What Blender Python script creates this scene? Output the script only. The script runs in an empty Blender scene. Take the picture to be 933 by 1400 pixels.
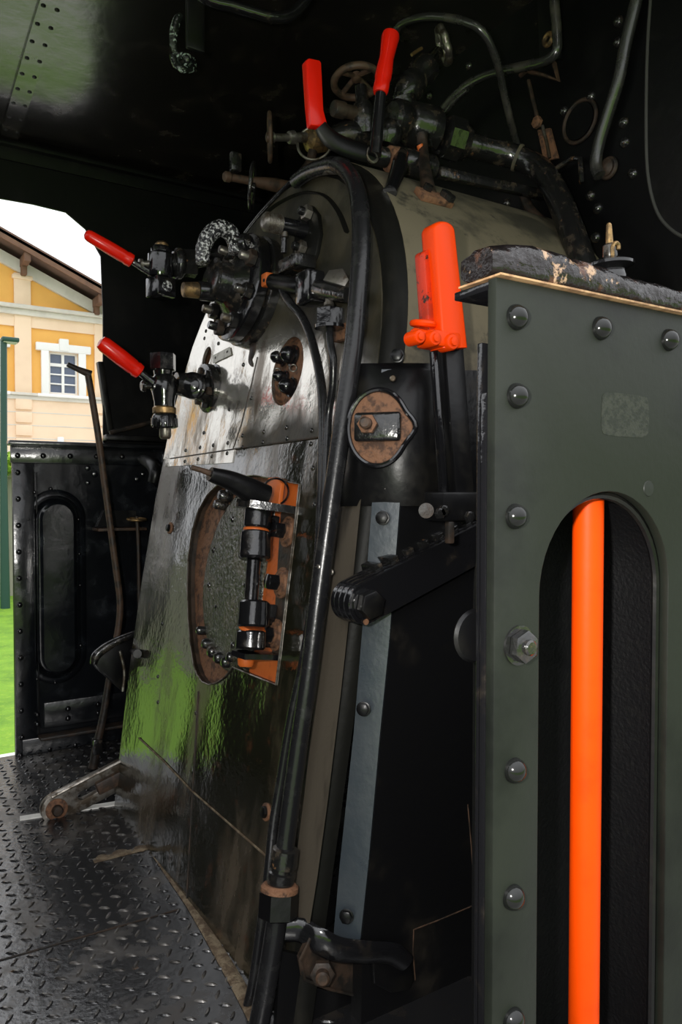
import bpy, bmesh, math, random
from mathutils import Vector, Matrix, Quaternion, noise
from mathutils.geometry import delaunay_2d_cdt

random.seed(7)
SC = bpy.context.scene
COL = SC.collection
V = Vector
PI = math.pi

# ------------------------------------------------------------------ camera
F = 1025.0
EYE = V((0.0, 0.0, 0.87))
YAW = math.radians(32.2)
PITCH = math.radians(1.56)
cam_d = bpy.data.cameras.new('camera')
cam = bpy.data.objects.new('camera', cam_d)
COL.objects.link(cam)
cam_d.sensor_fit = 'VERTICAL'
cam_d.sensor_height = 36.0
cam_d.lens = 36.0 * F / 1400.0
cam_d.clip_start = 0.02
cam_d.clip_end = 500
cam.location = EYE
cam.rotation_euler = (PI / 2 - PITCH, 0, -YAW)
SC.camera = cam
RC = cam.rotation_euler.to_matrix()
FWD = RC @ V((0, 0, -1))

# backhead: an inclined plane x = .56 + .17 z
BA = math.atan(0.17)
BN = V((-math.cos(BA), 0, math.sin(BA)))      # towards the crew
BT = V((math.sin(BA), 0, math.cos(BA)))       # up the plate
BO = V((0.56, 0, 0))


def A(px, py, ax='Y', val=0.0):
    """the point of a plane of the place that is seen at a photograph position"""
    d = RC @ V(((px - 466.5) / F, (700.0 - py) / F, -1.0))
    if ax == 'B':
        t = (val - (EYE - BO).dot(BN)) / d.dot(BN)
    elif ax == 'D':
        t = val
    else:
        i = 'XYZ'.index(ax)
        t = (val - EYE[i]) / d[i]
    return EYE + d * t


def DEP(p):
    return (p - EYE).dot(FWD)


def PX(p, n=1.0):
    """metres of n photograph pixels at the depth of p"""
    return n * DEP(p) / F


def BP(y, s, off=0.0):
    """point on the backhead: across y, height s along the plate"""
    return BO + BT * s + V((0, y, 0)) + BN * off


# ------------------------------------------------------------------ materials
def nodes_of(name):
    m = bpy.data.materials.new(name)
    m.use_nodes = True
    nt = m.node_tree
    b = nt.nodes['Principled BSDF']
    return m, nt, b


def setv(b, **k):
    for key, val in k.items():
        key = key.replace('_', ' ')
        if key in b.inputs:
            b.inputs[key].default_value = val


def c4(c):
    return (c[0], c[1], c[2], 1.0)


def paint(name, c1, r1=0.3, c2=None, r2=None, ns=8.0, lo=0.5, hi=0.62, metal=0.0, bump=0.0, bs=40.0,
          stretch=(1, 1, 1), ior=1.5, c3=None, ns3=30.0, lo3=0.62, hi3=0.7, coat=0.0, wave=0.0, ws=3.0, det=6.0):
    m, nt, b = nodes_of(name)
    L = nt.links.new
    setv(b, Base_Color=c4(c1), Roughness=r1, Metallic=metal, IOR=ior, Coat_Weight=coat, Coat_Roughness=0.06)
    tc = nt.nodes.new('ShaderNodeTexCoord')
    mp = nt.nodes.new('ShaderNodeMapping')
    mp.inputs['Scale'].default_value = stretch
    geo = nt.nodes.new('ShaderNodeNewGeometry')
    L(geo.outputs['Position'], mp.inputs['Vector'])
    col_out = None
    rough_out = None
    if c2 is not None:
        n = nt.nodes.new('ShaderNodeTexNoise')
        n.inputs['Scale'].default_value = ns
        n.inputs['Detail'].default_value = det
        n.inputs['Roughness'].default_value = 0.62
        L(mp.outputs[0], n.inputs['Vector'])
        rm = nt.nodes.new('ShaderNodeMapRange')
        rm.interpolation_type = 'SMOOTHSTEP'
        rm.inputs['From Min'].default_value = lo
        rm.inputs['From Max'].default_value = hi
        L(n.outputs['Fac'], rm.inputs['Value'])
        mx = nt.nodes.new('ShaderNodeMix')
        mx.data_type = 'RGBA'
        mx.inputs[6].default_value = c4(c1)
        mx.inputs[7].default_value = c4(c2)
        L(rm.outputs[0], mx.inputs[0])
        col_out = mx.outputs[2]
        if r2 is not None:
            mr = nt.nodes.new('ShaderNodeMix')
            mr.data_type = 'FLOAT'
            mr.inputs[2].default_value = r1
            mr.inputs[3].default_value = r2
            L(rm.outputs[0], mr.inputs[0])
            rough_out = mr.outputs[0]
    if c3 is not None:
        n = nt.nodes.new('ShaderNodeTexNoise')
        n.inputs['Scale'].default_value = ns3
        n.inputs['Detail'].default_value = 5.0
        n.inputs['Roughness'].default_value = 0.7
        L(geo.outputs['Position'], n.inputs['Vector'])
        rm = nt.nodes.new('ShaderNodeMapRange')
        rm.inputs['From Min'].default_value = lo3
        rm.inputs['From Max'].default_value = hi3
        L(n.outputs['Fac'], rm.inputs['Value'])
        mx = nt.nodes.new('ShaderNodeMix')
        mx.data_type = 'RGBA'
        if col_out:
            L(col_out, mx.inputs[6])
        else:
            mx.inputs[6].default_value = c4(c1)
        mx.inputs[7].default_value = c4(c3)
        L(rm.outputs[0], mx.inputs[0])
        col_out = mx.outputs[2]
    if col_out:
        L(col_out, b.inputs['Base Color'])
    if rough_out:
        L(rough_out, b.inputs['Roughness'])
    nrm = None
    if wave > 0:
        n = nt.nodes.new('ShaderNodeTexNoise')
        n.inputs['Scale'].default_value = ws
        n.inputs['Detail'].default_value = 1.5
        L(geo.outputs['Position'], n.inputs['Vector'])
        bp = nt.nodes.new('ShaderNodeBump')
        bp.inputs['Strength'].default_value = 1.0
        bp.inputs['Distance'].default_value = wave
        L(n.outputs['Fac'], bp.inputs['Height'])
        nrm = bp.outputs[0]
    if bump > 0:
        n = nt.nodes.new('ShaderNodeTexNoise')
        n.inputs['Scale'].default_value = bs
        n.inputs['Detail'].default_value = 4.0
        L(geo.outputs['Position'], n.inputs['Vector'])
        bp = nt.nodes.new('ShaderNodeBump')
        bp.inputs['Strength'].default_value = 1.0
        bp.inputs['Distance'].default_value = bump
        L(n.outputs['Fac'], bp.inputs['Height'])
        if nrm:
            L(nrm, bp.inputs['Normal'])
        nrm = bp.outputs[0]
    if nrm:
        L(nrm, b.inputs['Normal'])
    return m


MAT = {}
MAT['black'] = paint('black_gloss_paint', (.007, .007, .008), .12, (.022, .018, .014), .35, 18, .55, .7, bump=.0008, bs=60, ior=1.7)
MAT['fitting'] = paint('black_fitting_paint', (.010, .010, .010), .18, (.06, .046, .032), .45, 38, .50, .74, bump=.0014, bs=70, c3=(.13, .07, .035), ns3=45, lo3=.64, hi3=.70, ior=1.7)
MAT['satin'] = paint('black_satin_paint', (.004, .004, .0045), .33, (.010, .009, .007), .5, 10, .5, .7, bump=.0006, bs=50, ior=1.4)
MAT['wall'] = paint('black_wall_paint', (.0022, .0023, .0026), .42, (.006, .0055, .005), .55, 6, .5, .72, bump=.0008, bs=30, c3=(.035, .026, .018), ns3=38, lo3=.70, hi3=.75, ior=1.3)
MAT['ceiling'] = paint('ceiling_paint', (.008, .007, .006), .20, (.03, .024, .016), .34, 9, .5, .75, bump=.0005, bs=25, wave=.006, ws=3, ior=2.1)
MAT['farpanel'] = paint('far_panel_paint', (.005, .006, .008), .2, (.013, .016, .020), .3, 14, .5, .7, bump=.0008, bs=40, wave=.006, ws=6, ior=1.65)
MAT['near'] = paint('dark_olive_panel_paint', (.012, .0145, .0105), .5, (.005, .006, .005), .45, 5.5, .46, .70, bump=.0003, bs=120, ior=1.36)
MAT['nearrivet'] = paint('rivet_paint', (.006, .0065, .006), .14, (.014, .013, .010), .25, 60, .6, .7, ior=1.45)
MAT['residue'] = paint('old_sticker_residue', (.026, .029, .021), .6, (.014, .017, .012), .6, 160, .4, .6, bump=.0006, bs=400, ior=1.36)
MAT['backhead'] = paint('backhead_paint', (.012, .012, .007), .10, (.085, .065, .042), .36, 6, .47, .66, stretch=(1, 1, .3), ior=2.6, bump=.0008, bs=70, wave=.010, ws=5, c3=(.06, .028, .014), ns3=22, lo3=.58, hi3=.70)
MAT['backupper'] = paint('worn_cladding_reflection_edge', (.66, .63, .57), .15, (.13, .10, .065), .36, 8, .52, .66, stretch=(1, 1, .3), metal=.72, bump=.0008, bs=70, wave=.018, ws=6, c3=(.05, .028, .018), ns3=10, lo3=.60, hi3=.74, ior=2.4)
MAT['tread'] = paint('worn_tread_steel', (.16, .15, .14), .3, (.03, .026, .022), .45, 16, .42, .62, metal=.5, ior=1.9)
MAT['paving'] = paint('grey_paving', (.34, .33, .31), .85, (.26, .25, .24), .85, 1.5, .4, .7)
MAT['beadmetal'] = paint('dull_bead_metal', (.05, .05, .045), .5)
MAT['wallpipe'] = paint('grey_black_pipe_paint', (.022, .022, .021), .24, (.05, .045, .036), .5, 14, .5, .7, bump=.0004, bs=80, ior=1.8)
MAT['clip'] = paint('black_gloss_painted_highlights', (.010, .012, .011), .08, (.34, .42, .37), .25, 90, .55, .60, bump=.002, bs=150, ior=1.8)  # pale green highlights painted into the gloss black as flecks
MAT['dustedge'] = paint('brown_dusty_edge', (.075, .062, .046), .6, (.02, .017, .013), .45, 9, .48, .68, stretch=(1, 1, .3), bump=.0006, bs=80)
MAT['shoulder'] = paint('boiler_shoulder_paint', (.006, .006, .005), .5, (.045, .040, .028), .75, 6, .5, .78, bump=.0008, bs=60, stretch=(1, 1, .5), ior=1.25)
MAT['barrel'] = paint('dusty_boiler_cladding', (.14, .118, .075), .75, (.045, .04, .027), .65, 7, .46, .66, bump=.0006, bs=60, c3=(.015, .014, .010), ns3=20, lo3=.58, hi3=.7)
MAT['strip'] = paint('steel_strip_paint', (.030, .040, .050), .27, (.044, .052, .060), .36, 9, .35, .75, bump=.0004, bs=90, ior=1.9, c3=(.07, .06, .05), ns3=60, lo3=.7, hi3=.75)
MAT['jacket'] = paint('firebox_side_paint', (.005, .005, .0055), .3, (.018, .015, .011), .55, 7, .55, .75, bump=.001, bs=45)
MAT['rust'] = paint('rusty_iron', (.19, .09, .046), .75, (.07, .036, .022), .8, 60, .45, .62, bump=.0025, bs=140)
MAT['rustdark'] = paint('dark_rusty_iron', (.04, .024, .015), .6, (.012, .010, .008), .5, 30, .42, .6, bump=.0015, bs=90)
MAT['rustrod'] = paint('brown_rusty_rod', (.075, .042, .025), .6, (.03, .02, .014), .5, 40, .45, .6, bump=.0008, bs=120)
MAT['door'] = paint('cast_fire_door', (.055, .058, .036), .15, (.09, .08, .055), .28, 14, .45, .65, bump=.009, bs=95, c3=(.012, .012, .009), ns3=50, lo3=.6, hi3=.68, ior=2.0)
MAT['orangeplate'] = paint('orange_lead_paint', (.55, .12, .018), .5, (.30, .07, .02), .55, 22, .55, .7, bump=.0008, bs=90, c3=(.03, .018, .01), ns3=60, lo3=.68, hi3=.72)
MAT['orange'] = paint('bright_orange_paint', (.80, .052, .0006), .38, (.66, .04, .001), .42, 16, .6, .75, bump=.0004, bs=80, ior=1.3)
MAT['orangeworn'] = paint('worn_orange_paint', (.58, .030, .003), .36, (.36, .022, .004), .4, 30, .5, .66, c3=(.02, .012, .008), ns3=75, lo3=.58, hi3=.62)
MAT['rail'] = paint('orange_rail_paint', (.80, .062, .0005), .5, (.66, .045, .0005), .5, 14, .5, .8, bump=.0003, bs=60, ior=1.25)
MAT['red'] = paint('red_grip_paint', (.72, .012, .003), .24, (.60, .010, .003), .3, 14, .6, .8, ior=1.4)
MAT['steel'] = paint('worn_steel', (.28, .26, .23), .35, (.09, .07, .05), .55, 30, .45, .62, metal=.85, bump=.0008, bs=90)
MAT['brass'] = paint('dull_brass', (.36, .23, .10), .4, (.10, .07, .04), .6, 40, .45, .6, metal=.8, bump=.0008, bs=90)
MAT['hose'] = paint('black_hose', (.010, .010, .011), .26, (.02, .02, .02), .35, 30, .5, .7, bump=.0004, bs=120)
MAT['floor'] = paint('chequer_plate_steel', (.014, .014, .015), .24, (.03, .024, .018), .45, 9, .5, .66, bump=.0008, bs=80, c3=(.10, .06, .035), ns3=14, lo3=.66, hi3=.71, ior=1.9)
MAT['dirt'] = paint('tan_grit', (.20, .155, .10), .9, (.09, .06, .035), .9, 60, .4, .6, bump=.003, bs=200)
MAT['pale'] = paint('plain_white_strip', (.78, .77, .73), .8, (.6, .58, .54), .8, 20, .5, .7)
MAT['armrest'] = paint('cracked_black_paint_on_wood', (.010, .008, .008), .2, (.07, .032, .02), .3, 30, .52, .62, bump=.004, bs=90, c3=(.38, .25, .16), ns3=42, lo3=.61, hi3=.66)
MAT['wood'] = paint('tan_raw_wood', (.42, .26, .13), .6, (.25, .14, .07), .6, 50, .45, .6)
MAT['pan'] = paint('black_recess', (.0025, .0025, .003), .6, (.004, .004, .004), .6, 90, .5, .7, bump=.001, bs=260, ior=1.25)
MAT['dustfabric'] = paint('scratched_grey_plate', (.022, .023, .024), .6, (.034, .034, .034), .6, 180, .45, .65, bump=.0012, bs=320)
MAT['white'] = paint('white_label', (.62, .60, .55), .5, (.4, .38, .33), .5, 60, .5, .65)
MAT['sparkle_enamel'] = paint('painted_sparkle_enamel', (.010, .010, .012), .08, (.55, .55, .55), .3, 150, .50, .56, bump=.003, bs=200, ior=1.8)  # white specks paint reflection sparkles on the elbow; enamel white on the plug
# outside
MAT['grass'] = paint('lawn_grass', (.16, .32, .012), .8, (.10, .23, .010), .85, 3.0, .4, .65, bump=.02, bs=30, c3=(.24, .40, .02), ns3=12, lo3=.5, hi3=.7)
MAT['hedge'] = paint('hedge_leaves', (.34, .52, .03), .6, (.16, .30, .02), .7, 9, .4, .6)
MAT['gardenwall'] = paint('weathered_concrete', (.36, .34, .28), .9, (.22, .21, .17), .9, 1.6, .4, .65, stretch=(1, 1, .3))
MAT['platform'] = paint('pale_added_forecourt', (.72, .70, .66), .8, (.6, .58, .54), .8, 2, .4, .7)
MAT['cream'] = paint('cream_stucco', (.86, .66, .47), .85, (.80, .60, .42), .85, .8, .4, .7)
MAT['yellow'] = paint('ochre_stucco', (.85, .46, .11), .85, (.80, .42, .10), .85, .9, .4, .7)
MAT['stone'] = paint('pale_grey_stucco', (.66, .63, .56), .85, (.56, .53, .47), .85, 1.2, .4, .7)
MAT['winwhite'] = paint('white_window_paint', (.82, .82, .80), .5)
MAT['eave'] = paint('brown_eave_timber', (.16, .08, .045), .7, (.09, .045, .028), .7, 2, .4, .7)
MAT['roof'] = paint('brown_roof_tiles', (.15, .085, .06), .8, (.10, .06, .045), .8, 3, .4, .7)
MAT['lamp'] = paint('dark_green_post_paint', (.015, .06, .045), .4)


def dull_outside_reflection(m, planes, soft, ns, c1, c2, rough, ior):
    """lay a second, duller shader, painting where a reflection ends, over a material inside patches bounded by planes (with a ragged edge)"""
    nt = m.node_tree
    L = nt.links.new
    out = [n for n in nt.nodes if n.type == 'OUTPUT_MATERIAL'][0]
    b1 = nt.nodes['Principled BSDF']
    b2 = nt.nodes.new('ShaderNodeBsdfPrincipled')
    setv(b2, Roughness=rough, IOR=ior)
    if b1.inputs['Normal'].links:
        L(b1.inputs['Normal'].links[0].from_socket, b2.inputs['Normal'])
    geo = nt.nodes.new('ShaderNodeNewGeometry')
    n1 = nt.nodes.new('ShaderNodeTexNoise')
    n1.inputs['Scale'].default_value = 9
    n1.inputs['Detail'].default_value = 6
    L(geo.outputs['Position'], n1.inputs['Vector'])
    mx = nt.nodes.new('ShaderNodeMix')
    mx.data_type = 'RGBA'
    mx.inputs[6].default_value = c4(c1)
    mx.inputs[7].default_value = c4(c2)
    rr = nt.nodes.new('ShaderNodeMapRange')
    rr.inputs['From Min'].default_value = .42
    rr.inputs['From Max'].default_value = .62
    L(n1.outputs['Fac'], rr.inputs['Value'])
    L(rr.outputs[0], mx.inputs[0])
    L(mx.outputs[2], b2.inputs['Base Color'])
    n2 = nt.nodes.new('ShaderNodeTexNoise')
    n2.inputs['Scale'].default_value = ns
    n2.inputs['Detail'].default_value = 4
    L(geo.outputs['Position'], n2.inputs['Vector'])
    total = None
    for group in planes:
        gm = None
        for nrm, off in group:
            dp = nt.nodes.new('ShaderNodeVectorMath')
            dp.operation = 'DOT_PRODUCT'
            dp.inputs[1].default_value = nrm
            L(geo.outputs['Position'], dp.inputs[0])
            ad = nt.nodes.new('ShaderNodeMath')
            ad.operation = 'MULTIPLY_ADD'
            ad.inputs[1].default_value = soft * 3.0
            L(n2.outputs['Fac'], ad.inputs[0])
            L(dp.outputs['Value'], ad.inputs[2])
            mr = nt.nodes.new('ShaderNodeMapRange')
            mr.interpolation_type = 'SMOOTHSTEP'
            mr.inputs['From Min'].default_value = off + soft * 1.5 - soft
            mr.inputs['From Max'].default_value = off + soft * 1.5 + soft
            L(ad.outputs[0], mr.inputs['Value'])
            if gm is None:
                gm = mr.outputs[0]
            else:
                mu = nt.nodes.new('ShaderNodeMath')
                mu.operation = 'MULTIPLY'
                L(gm, mu.inputs[0]); L(mr.outputs[0], mu.inputs[1])
                gm = mu.outputs[0]
        if total is None:
            total = gm
        else:
            mm = nt.nodes.new('ShaderNodeMath')
            mm.operation = 'MAXIMUM'
            L(total, mm.inputs[0]); L(gm, mm.inputs[1])
            total = mm.outputs[0]
    ms = nt.nodes.new('ShaderNodeMixShader')
    L(total, ms.inputs[0])
    L(b1.outputs[0], ms.inputs[1])
    L(b2.outputs[0], ms.inputs[2])
    L(ms.outputs[0], out.inputs['Surface'])


pA, pB = A(290, 418, 'B', 0), A(440, 478, 'B', 0)
kz = (pA.z - pB.z) / (pA.y - pB.y)
ySeam = A(338, 540, 'B', 0).y
zLow = A(390, 572, 'B', 0).z
dull_outside_reflection(MAT['backupper'], [[((0, -kz, 1), pA.z - kz * pA.y)], [((0, -1, 0), -ySeam + .01), ((0, 0, -1), -zLow)]], .035, 7,
          (.018, .017, .011), (.052, .045, .028), .42, 1.4)  # dull crown edge paints the doorway header's reflection; right sheet is darker paint
m, nt, b = nodes_of('window_glass')
setv(b, Base_Color=(.10, .13, .20, 1), Roughness=.08, IOR=1.6)
MAT['glass'] = m


# ------------------------------------------------------------------ objects
W = {}          # world position of every object made


def tag(o, label=None, cat=None, group=None, kind=None):
    if label: o['label'] = label
    if cat: o['category'] = cat
    if group: o['group'] = group
    if kind: o['kind'] = kind
    return o


def thing(name, label, cat, loc, group=None):
    o = bpy.data.objects.new(name, None)
    o.empty_display_size = 0.02
    COL.objects.link(o)
    o.location = loc
    W[o] = V(loc)
    return tag(o, label, cat, group)


def frame_z(axis):
    return V(axis).normalized().to_track_quat('Z', 'Y').to_matrix()


def catmull(P, n=8):
    out = []
    for i in range(len(P) - 1):
        p0 = P[max(i - 1, 0)]; p1 = P[i]; p2 = P[i + 1]; p3 = P[min(i + 2, len(P) - 1)]
        for k in range(n):
            t = k / n
            out.append(0.5 * ((2 * p1) + (p2 - p0) * t + (2 * p0 - 5 * p1 + 4 * p2 - p3) * t * t + (3 * p1 - p0 - 3 * p2 + p3) * t ** 3))
    out.append(P[-1].copy())
    return out


class MB:
    def __init__(self):
        self.bm = bmesh.new()

    def box(self, c, size, R=None, bev=0.0, seg=2):
        bm2 = bmesh.new()
        bmesh.ops.create_cube(bm2, size=1.0)
        for v in bm2.verts:
            v.co = V((v.co.x * size[0], v.co.y * size[1], v.co.z * size[2]))
        if bev > 0:
            bmesh.ops.bevel(bm2, geom=bm2.edges[:], offset=bev, segments=seg, affect='EDGES', profile=.5)
        M = (R.to_4x4() if R is not None else Matrix.Identity(4))
        M = Matrix.Translation(V(c)) @ M
        self._merge(bm2, M)
        return self

    def _merge(self, bm2, M=None):
        if M is not None:
            bmesh.ops.transform(bm2, matrix=M, verts=bm2.verts[:])
        mp = {}
        for v in bm2.verts:
            mp[v] = self.bm.verts.new(v.co)
        for f in bm2.faces:
            try:
                self.bm.faces.new([mp[v] for v in f.verts])
            except ValueError:
                pass
        bm2.free()

    def rings(self, rings, cap=True, closed=False):
        rs = [[self.bm.verts.new(p) for p in r] for r in rings]
        n = len(rs[0])
        m = len(rs)
        for i in range(m if closed else m - 1):
            a, b2 = rs[i], rs[(i + 1) % m]
            for k in range(n):
                try:
                    self.bm.faces.new((a[k], a[(k + 1) % n], b2[(k + 1) % n], b2[k]))
                except ValueError:
                    pass
        if cap and not closed:
            try:
                self.bm.faces.new(list(reversed(rs[0])))
                self.bm.faces.new(rs[-1])
            except ValueError:
                pass
        return self

    def tube(self, pts, r, seg=14, smooth=True, closed=False, sub=8, flat=None):
        P = [V(p) for p in pts]
        if smooth and len(P) > 2 and not closed:
            R0 = r if isinstance(r, (list, tuple)) else None
            if R0:
                rr = []
                for i in range(len(R0) - 1):
                    for k in range(sub):
                        rr.append(R0[i] + (R0[i + 1] - R0[i]) * k / sub)
                rr.append(R0[-1])
                r = rr
            P = catmull(P, sub)
        n = len(P)
        R = list(r) if isinstance(r, (list, tuple)) else [r] * n
        T = []
        for i in range(n):
            if closed:
                t = P[(i + 1) % n] - P[i - 1]
            else:
                t = P[min(i + 1, n - 1)] - P[max(i - 1, 0)]
            T.append(t.normalized())
        up = V((0, 0, 1)) if abs(T[0].z) < .9 else V((1, 0, 0))
        N = (up - T[0] * up.dot(T[0])).normalized()
        rings = []
        for i in range(n):
            if i > 0:
                q = T[i - 1].rotation_difference(T[i])
                N = q @ N
                N = (N - T[i] * N.dot(T[i])).normalized()
            B = T[i].cross(N)
            ring = []
            for k in range(seg):
                a = 2 * PI * k / seg
                fx, fy = (1, 1) if flat is None else flat
                ring.append(P[i] + (N * math.cos(a) * fx + B * math.sin(a) * fy) * R[i])
            rings.append(ring)
        return self.rings(rings, cap=not closed, closed=closed)

    def lathe(self, prof, o, axis, seg=24):
        """prof: (radius, height) along the axis"""
        Q = frame_z(axis)
        o = V(o)
        rings = []
        for r, h in prof:
            r = max(r, 1e-5)
            rings.append([o + Q @ V((r * math.cos(2 * PI * k / seg), r * math.sin(2 * PI * k / seg), h)) for k in range(seg)])
        return self.rings(rings)

    def lp(self, rows, ax, val, seg=22):
        """turned piece whose axis runs through photograph points on a plane: rows of (px, py, radius px)"""
        a = A(rows[0][0], rows[0][1], ax, val)
        e = A(rows[-1][0], rows[-1][1], ax, val)
        d = (e - a)
        axis = d.normalized()
        prof = []
        for px, py, r in rows:
            p = A(px, py, ax, val)
            prof.append((PX(p, r), (p - a).dot(axis)))
        return self.lathe(prof, a, axis, seg)

    def hexa(self, c, axis, r, h, n=6, bev=.12, rot=0.0):
        prof = [(r * (1 - bev), 0), (r, r * bev * .6), (r, h - r * bev * .6), (r * (1 - bev), h)]
        Q = frame_z(axis) @ Matrix.Rotation(rot, 3, 'Z')
        c = V(c)
        return self.rings([[c + Q @ V((rr * math.cos(2 * PI * k / n), rr * math.sin(2 * PI * k / n), hh)) for k in range(n)] for rr, hh in prof])

    def torus(self, c, axis, R, r, seg=40, ms=10, arc=None, flat=None):
        Q = frame_z(axis)
        c = V(c)
        if arc is None:
            P = [c + Q @ V((R * math.cos(2 * PI * k / seg), R * math.sin(2 * PI * k / seg), 0)) for k in range(seg)]
            return self.tube(P, r, ms, smooth=False, closed=True, flat=flat)
        P = [c + Q @ V((R * math.cos(arc[0] + (arc[1] - arc[0]) * k / seg), R * math.sin(arc[0] + (arc[1] - arc[0]) * k / seg), 0)) for k in range(seg + 1)]
        return self.tube(P, r, ms, smooth=False, flat=flat)

    def prism(self, poly, M, depth, holes=(), bev=0.0):
        """plate from a 2-D outline (with holes) in the XY plane of M, thick along -Z of M"""
        bm2 = bmesh.new()
        edges = []
        allp = []
        for loop in [poly] + list(holes):
            vs = [bm2.verts.new((p[0], p[1], 0)) for p in loop]
            allp.append(vs)
            for i in range(len(vs)):
                edges.append(bm2.edges.new((vs[i], vs[(i + 1) % len(vs)])))
        if holes:
            bmesh.ops.triangle_fill(bm2, edges=edges, use_beauty=True, use_dissolve=False)
        else:
            bm2.faces.new(allp[0])
        bmesh.ops.recalc_face_normals(bm2, faces=bm2.faces[:])
        for f in bm2.faces:
            if f.normal.z < 0:
                f.normal_flip()
        g = bmesh.ops.extrude_face_region(bm2, geom=bm2.faces[:])
        for v in [e for e in g['geom'] if isinstance(e, bmesh.types.BMVert)]:
            v.co.z -= depth
        bmesh.ops.recalc_face_normals(bm2, faces=bm2.faces[:])
        if bev > 0:
            es = [e for e in bm2.edges if len(e.link_faces) == 2 and e.calc_face_angle(0) > .7]
            bmesh.ops.bevel(bm2, geom=es, offset=bev, segments=2, affect='EDGES', profile=.5)
        self._merge(bm2, M)
        return self

    def poly(self, pts, thick, n=None, bev=0.0):
        """plate from 3-D coplanar outline points, extruded along n"""
        P = [V(p) for p in pts]
        if n is None:
            n = (P[1] - P[0]).cross(P[2] - P[0]).normalized()
        n = V(n).normalized()
        x = (P[1] - P[0]); x = (x - n * x.dot(n)).normalized()
        y = n.cross(x)
        M = Matrix((x, y, n)).transposed().to_4x4()
        M.translation = P[0]
        Mi = M.inverted()
        return self.prism([(Mi @ p)[:2] for p in P], M, thick, bev=bev)

    def build(self, name, mat, parent=None, smooth=40, label=None, origin=None):
        bm = self.bm
        bmesh.ops.recalc_face_normals(bm, faces=bm.faces[:])
        me = bpy.data.meshes.new(name)
        xs = [v.co for v in bm.verts]
        lo = V((min(p.x for p in xs), min(p.y for p in xs), min(p.z for p in xs)))
        hi = V((max(p.x for p in xs), max(p.y for p in xs), max(p.z for p in xs)))
        c = origin if origin is not None else V(((lo.x + hi.x) / 2, (lo.y + hi.y) / 2, lo.z))
        bmesh.ops.translate(bm, vec=-c, verts=bm.verts[:])
        bm.to_mesh(me)
        bm.free()
        for p in me.polygons:
            p.use_smooth = True
        me.set_sharp_from_angle(angle=math.radians(smooth))
        me.materials.append(MAT[mat] if isinstance(mat, str) else mat)
        o = bpy.data.objects.new(name, me)
        COL.objects.link(o)
        W[o] = c
        if parent is not None:
            o.parent = parent
            o.location = c - W[parent]
        else:
            o.location = c
        if label:
            o['label'] = label
        return o


def struct(o):
    o['kind'] = 'structure'
    return o


def stud(src, parent, pos, normal, name=None, spin=0.0, scale=1.0):
    """a copy of a bolt, nut or rivet standing on a surface"""
    o = src.copy()
    if name: o.name = name
    COL.objects.link(o)
    o.parent = parent
    o.location = V(pos) - W[parent]
    W[o] = V(pos)
    o.rotation_mode = 'QUATERNION'
    o.rotation_quaternion = V(normal).normalized().to_track_quat('Z', 'Y') @ Quaternion((0, 0, 1), spin)
    o.scale = (scale, scale, scale)
    return o


def stud_mesh(name, mat, fn):
    """unlinked source for stud()"""
    mb = MB()
    fn(mb)
    o = mb.build(name, mat, origin=V((0, 0, 0)))
    COL.objects.unlink(o)
    return o


Z1 = V((0, 0, 1))
RIVET = stud_mesh('rivet', 'nearrivet', lambda m: m.lathe([(.0105, -.001), (.0105, .0005), (.0100, .0030), (.0082, .0062), (.0052, .0088), (.0018, .0099), (.0001, .0100)], (0, 0, 0), Z1, 26))
FARRIVET = stud_mesh('rivet', 'black', lambda m: m.lathe([(.0105, -.001), (.0100, .003), (.0072, .0068), (.003, .0084), (.0001, .0086)], (0, 0, 0), Z1, 14))
SMALLRIVET = stud_mesh('rivet', 'fitting', lambda m: m.lathe([(.0055, -.0005), (.0052, .0012), (.0036, .0026), (.0001, .0032)], (0, 0, 0), Z1, 12))
HEXBOLT = stud_mesh('hex_bolt', 'fitting', lambda m: (m.lathe([(.0165, -.0005), (.0165, .002), (.012, .0024)], (0, 0, 0), Z1, 20), m.hexa((0, 0, .002), Z1, .0135, .009), m.lathe([(.0065, .010), (.0065, .014), (.005, .0155)], (0, 0, 0), Z1, 14)))
BLACKBOLT = stud_mesh('hex_bolt', 'satin', lambda m: (m.hexa((0, 0, -.0005), Z1, .0105, .008), m.lathe([(.0105, -.001), (.012, .0005), (.0105, .001)], (0, 0, 0), Z1, 18)))
SCREW = stud_mesh('screw', 'steel', lambda m: (m.lathe([(.0055, -.0005), (.0055, .001), (.0042, .0022), (.0001, .0024)], (0, 0, 0), Z1, 14), m.box((0, 0, .0022), (.0085, .0012, .0008))))


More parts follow.
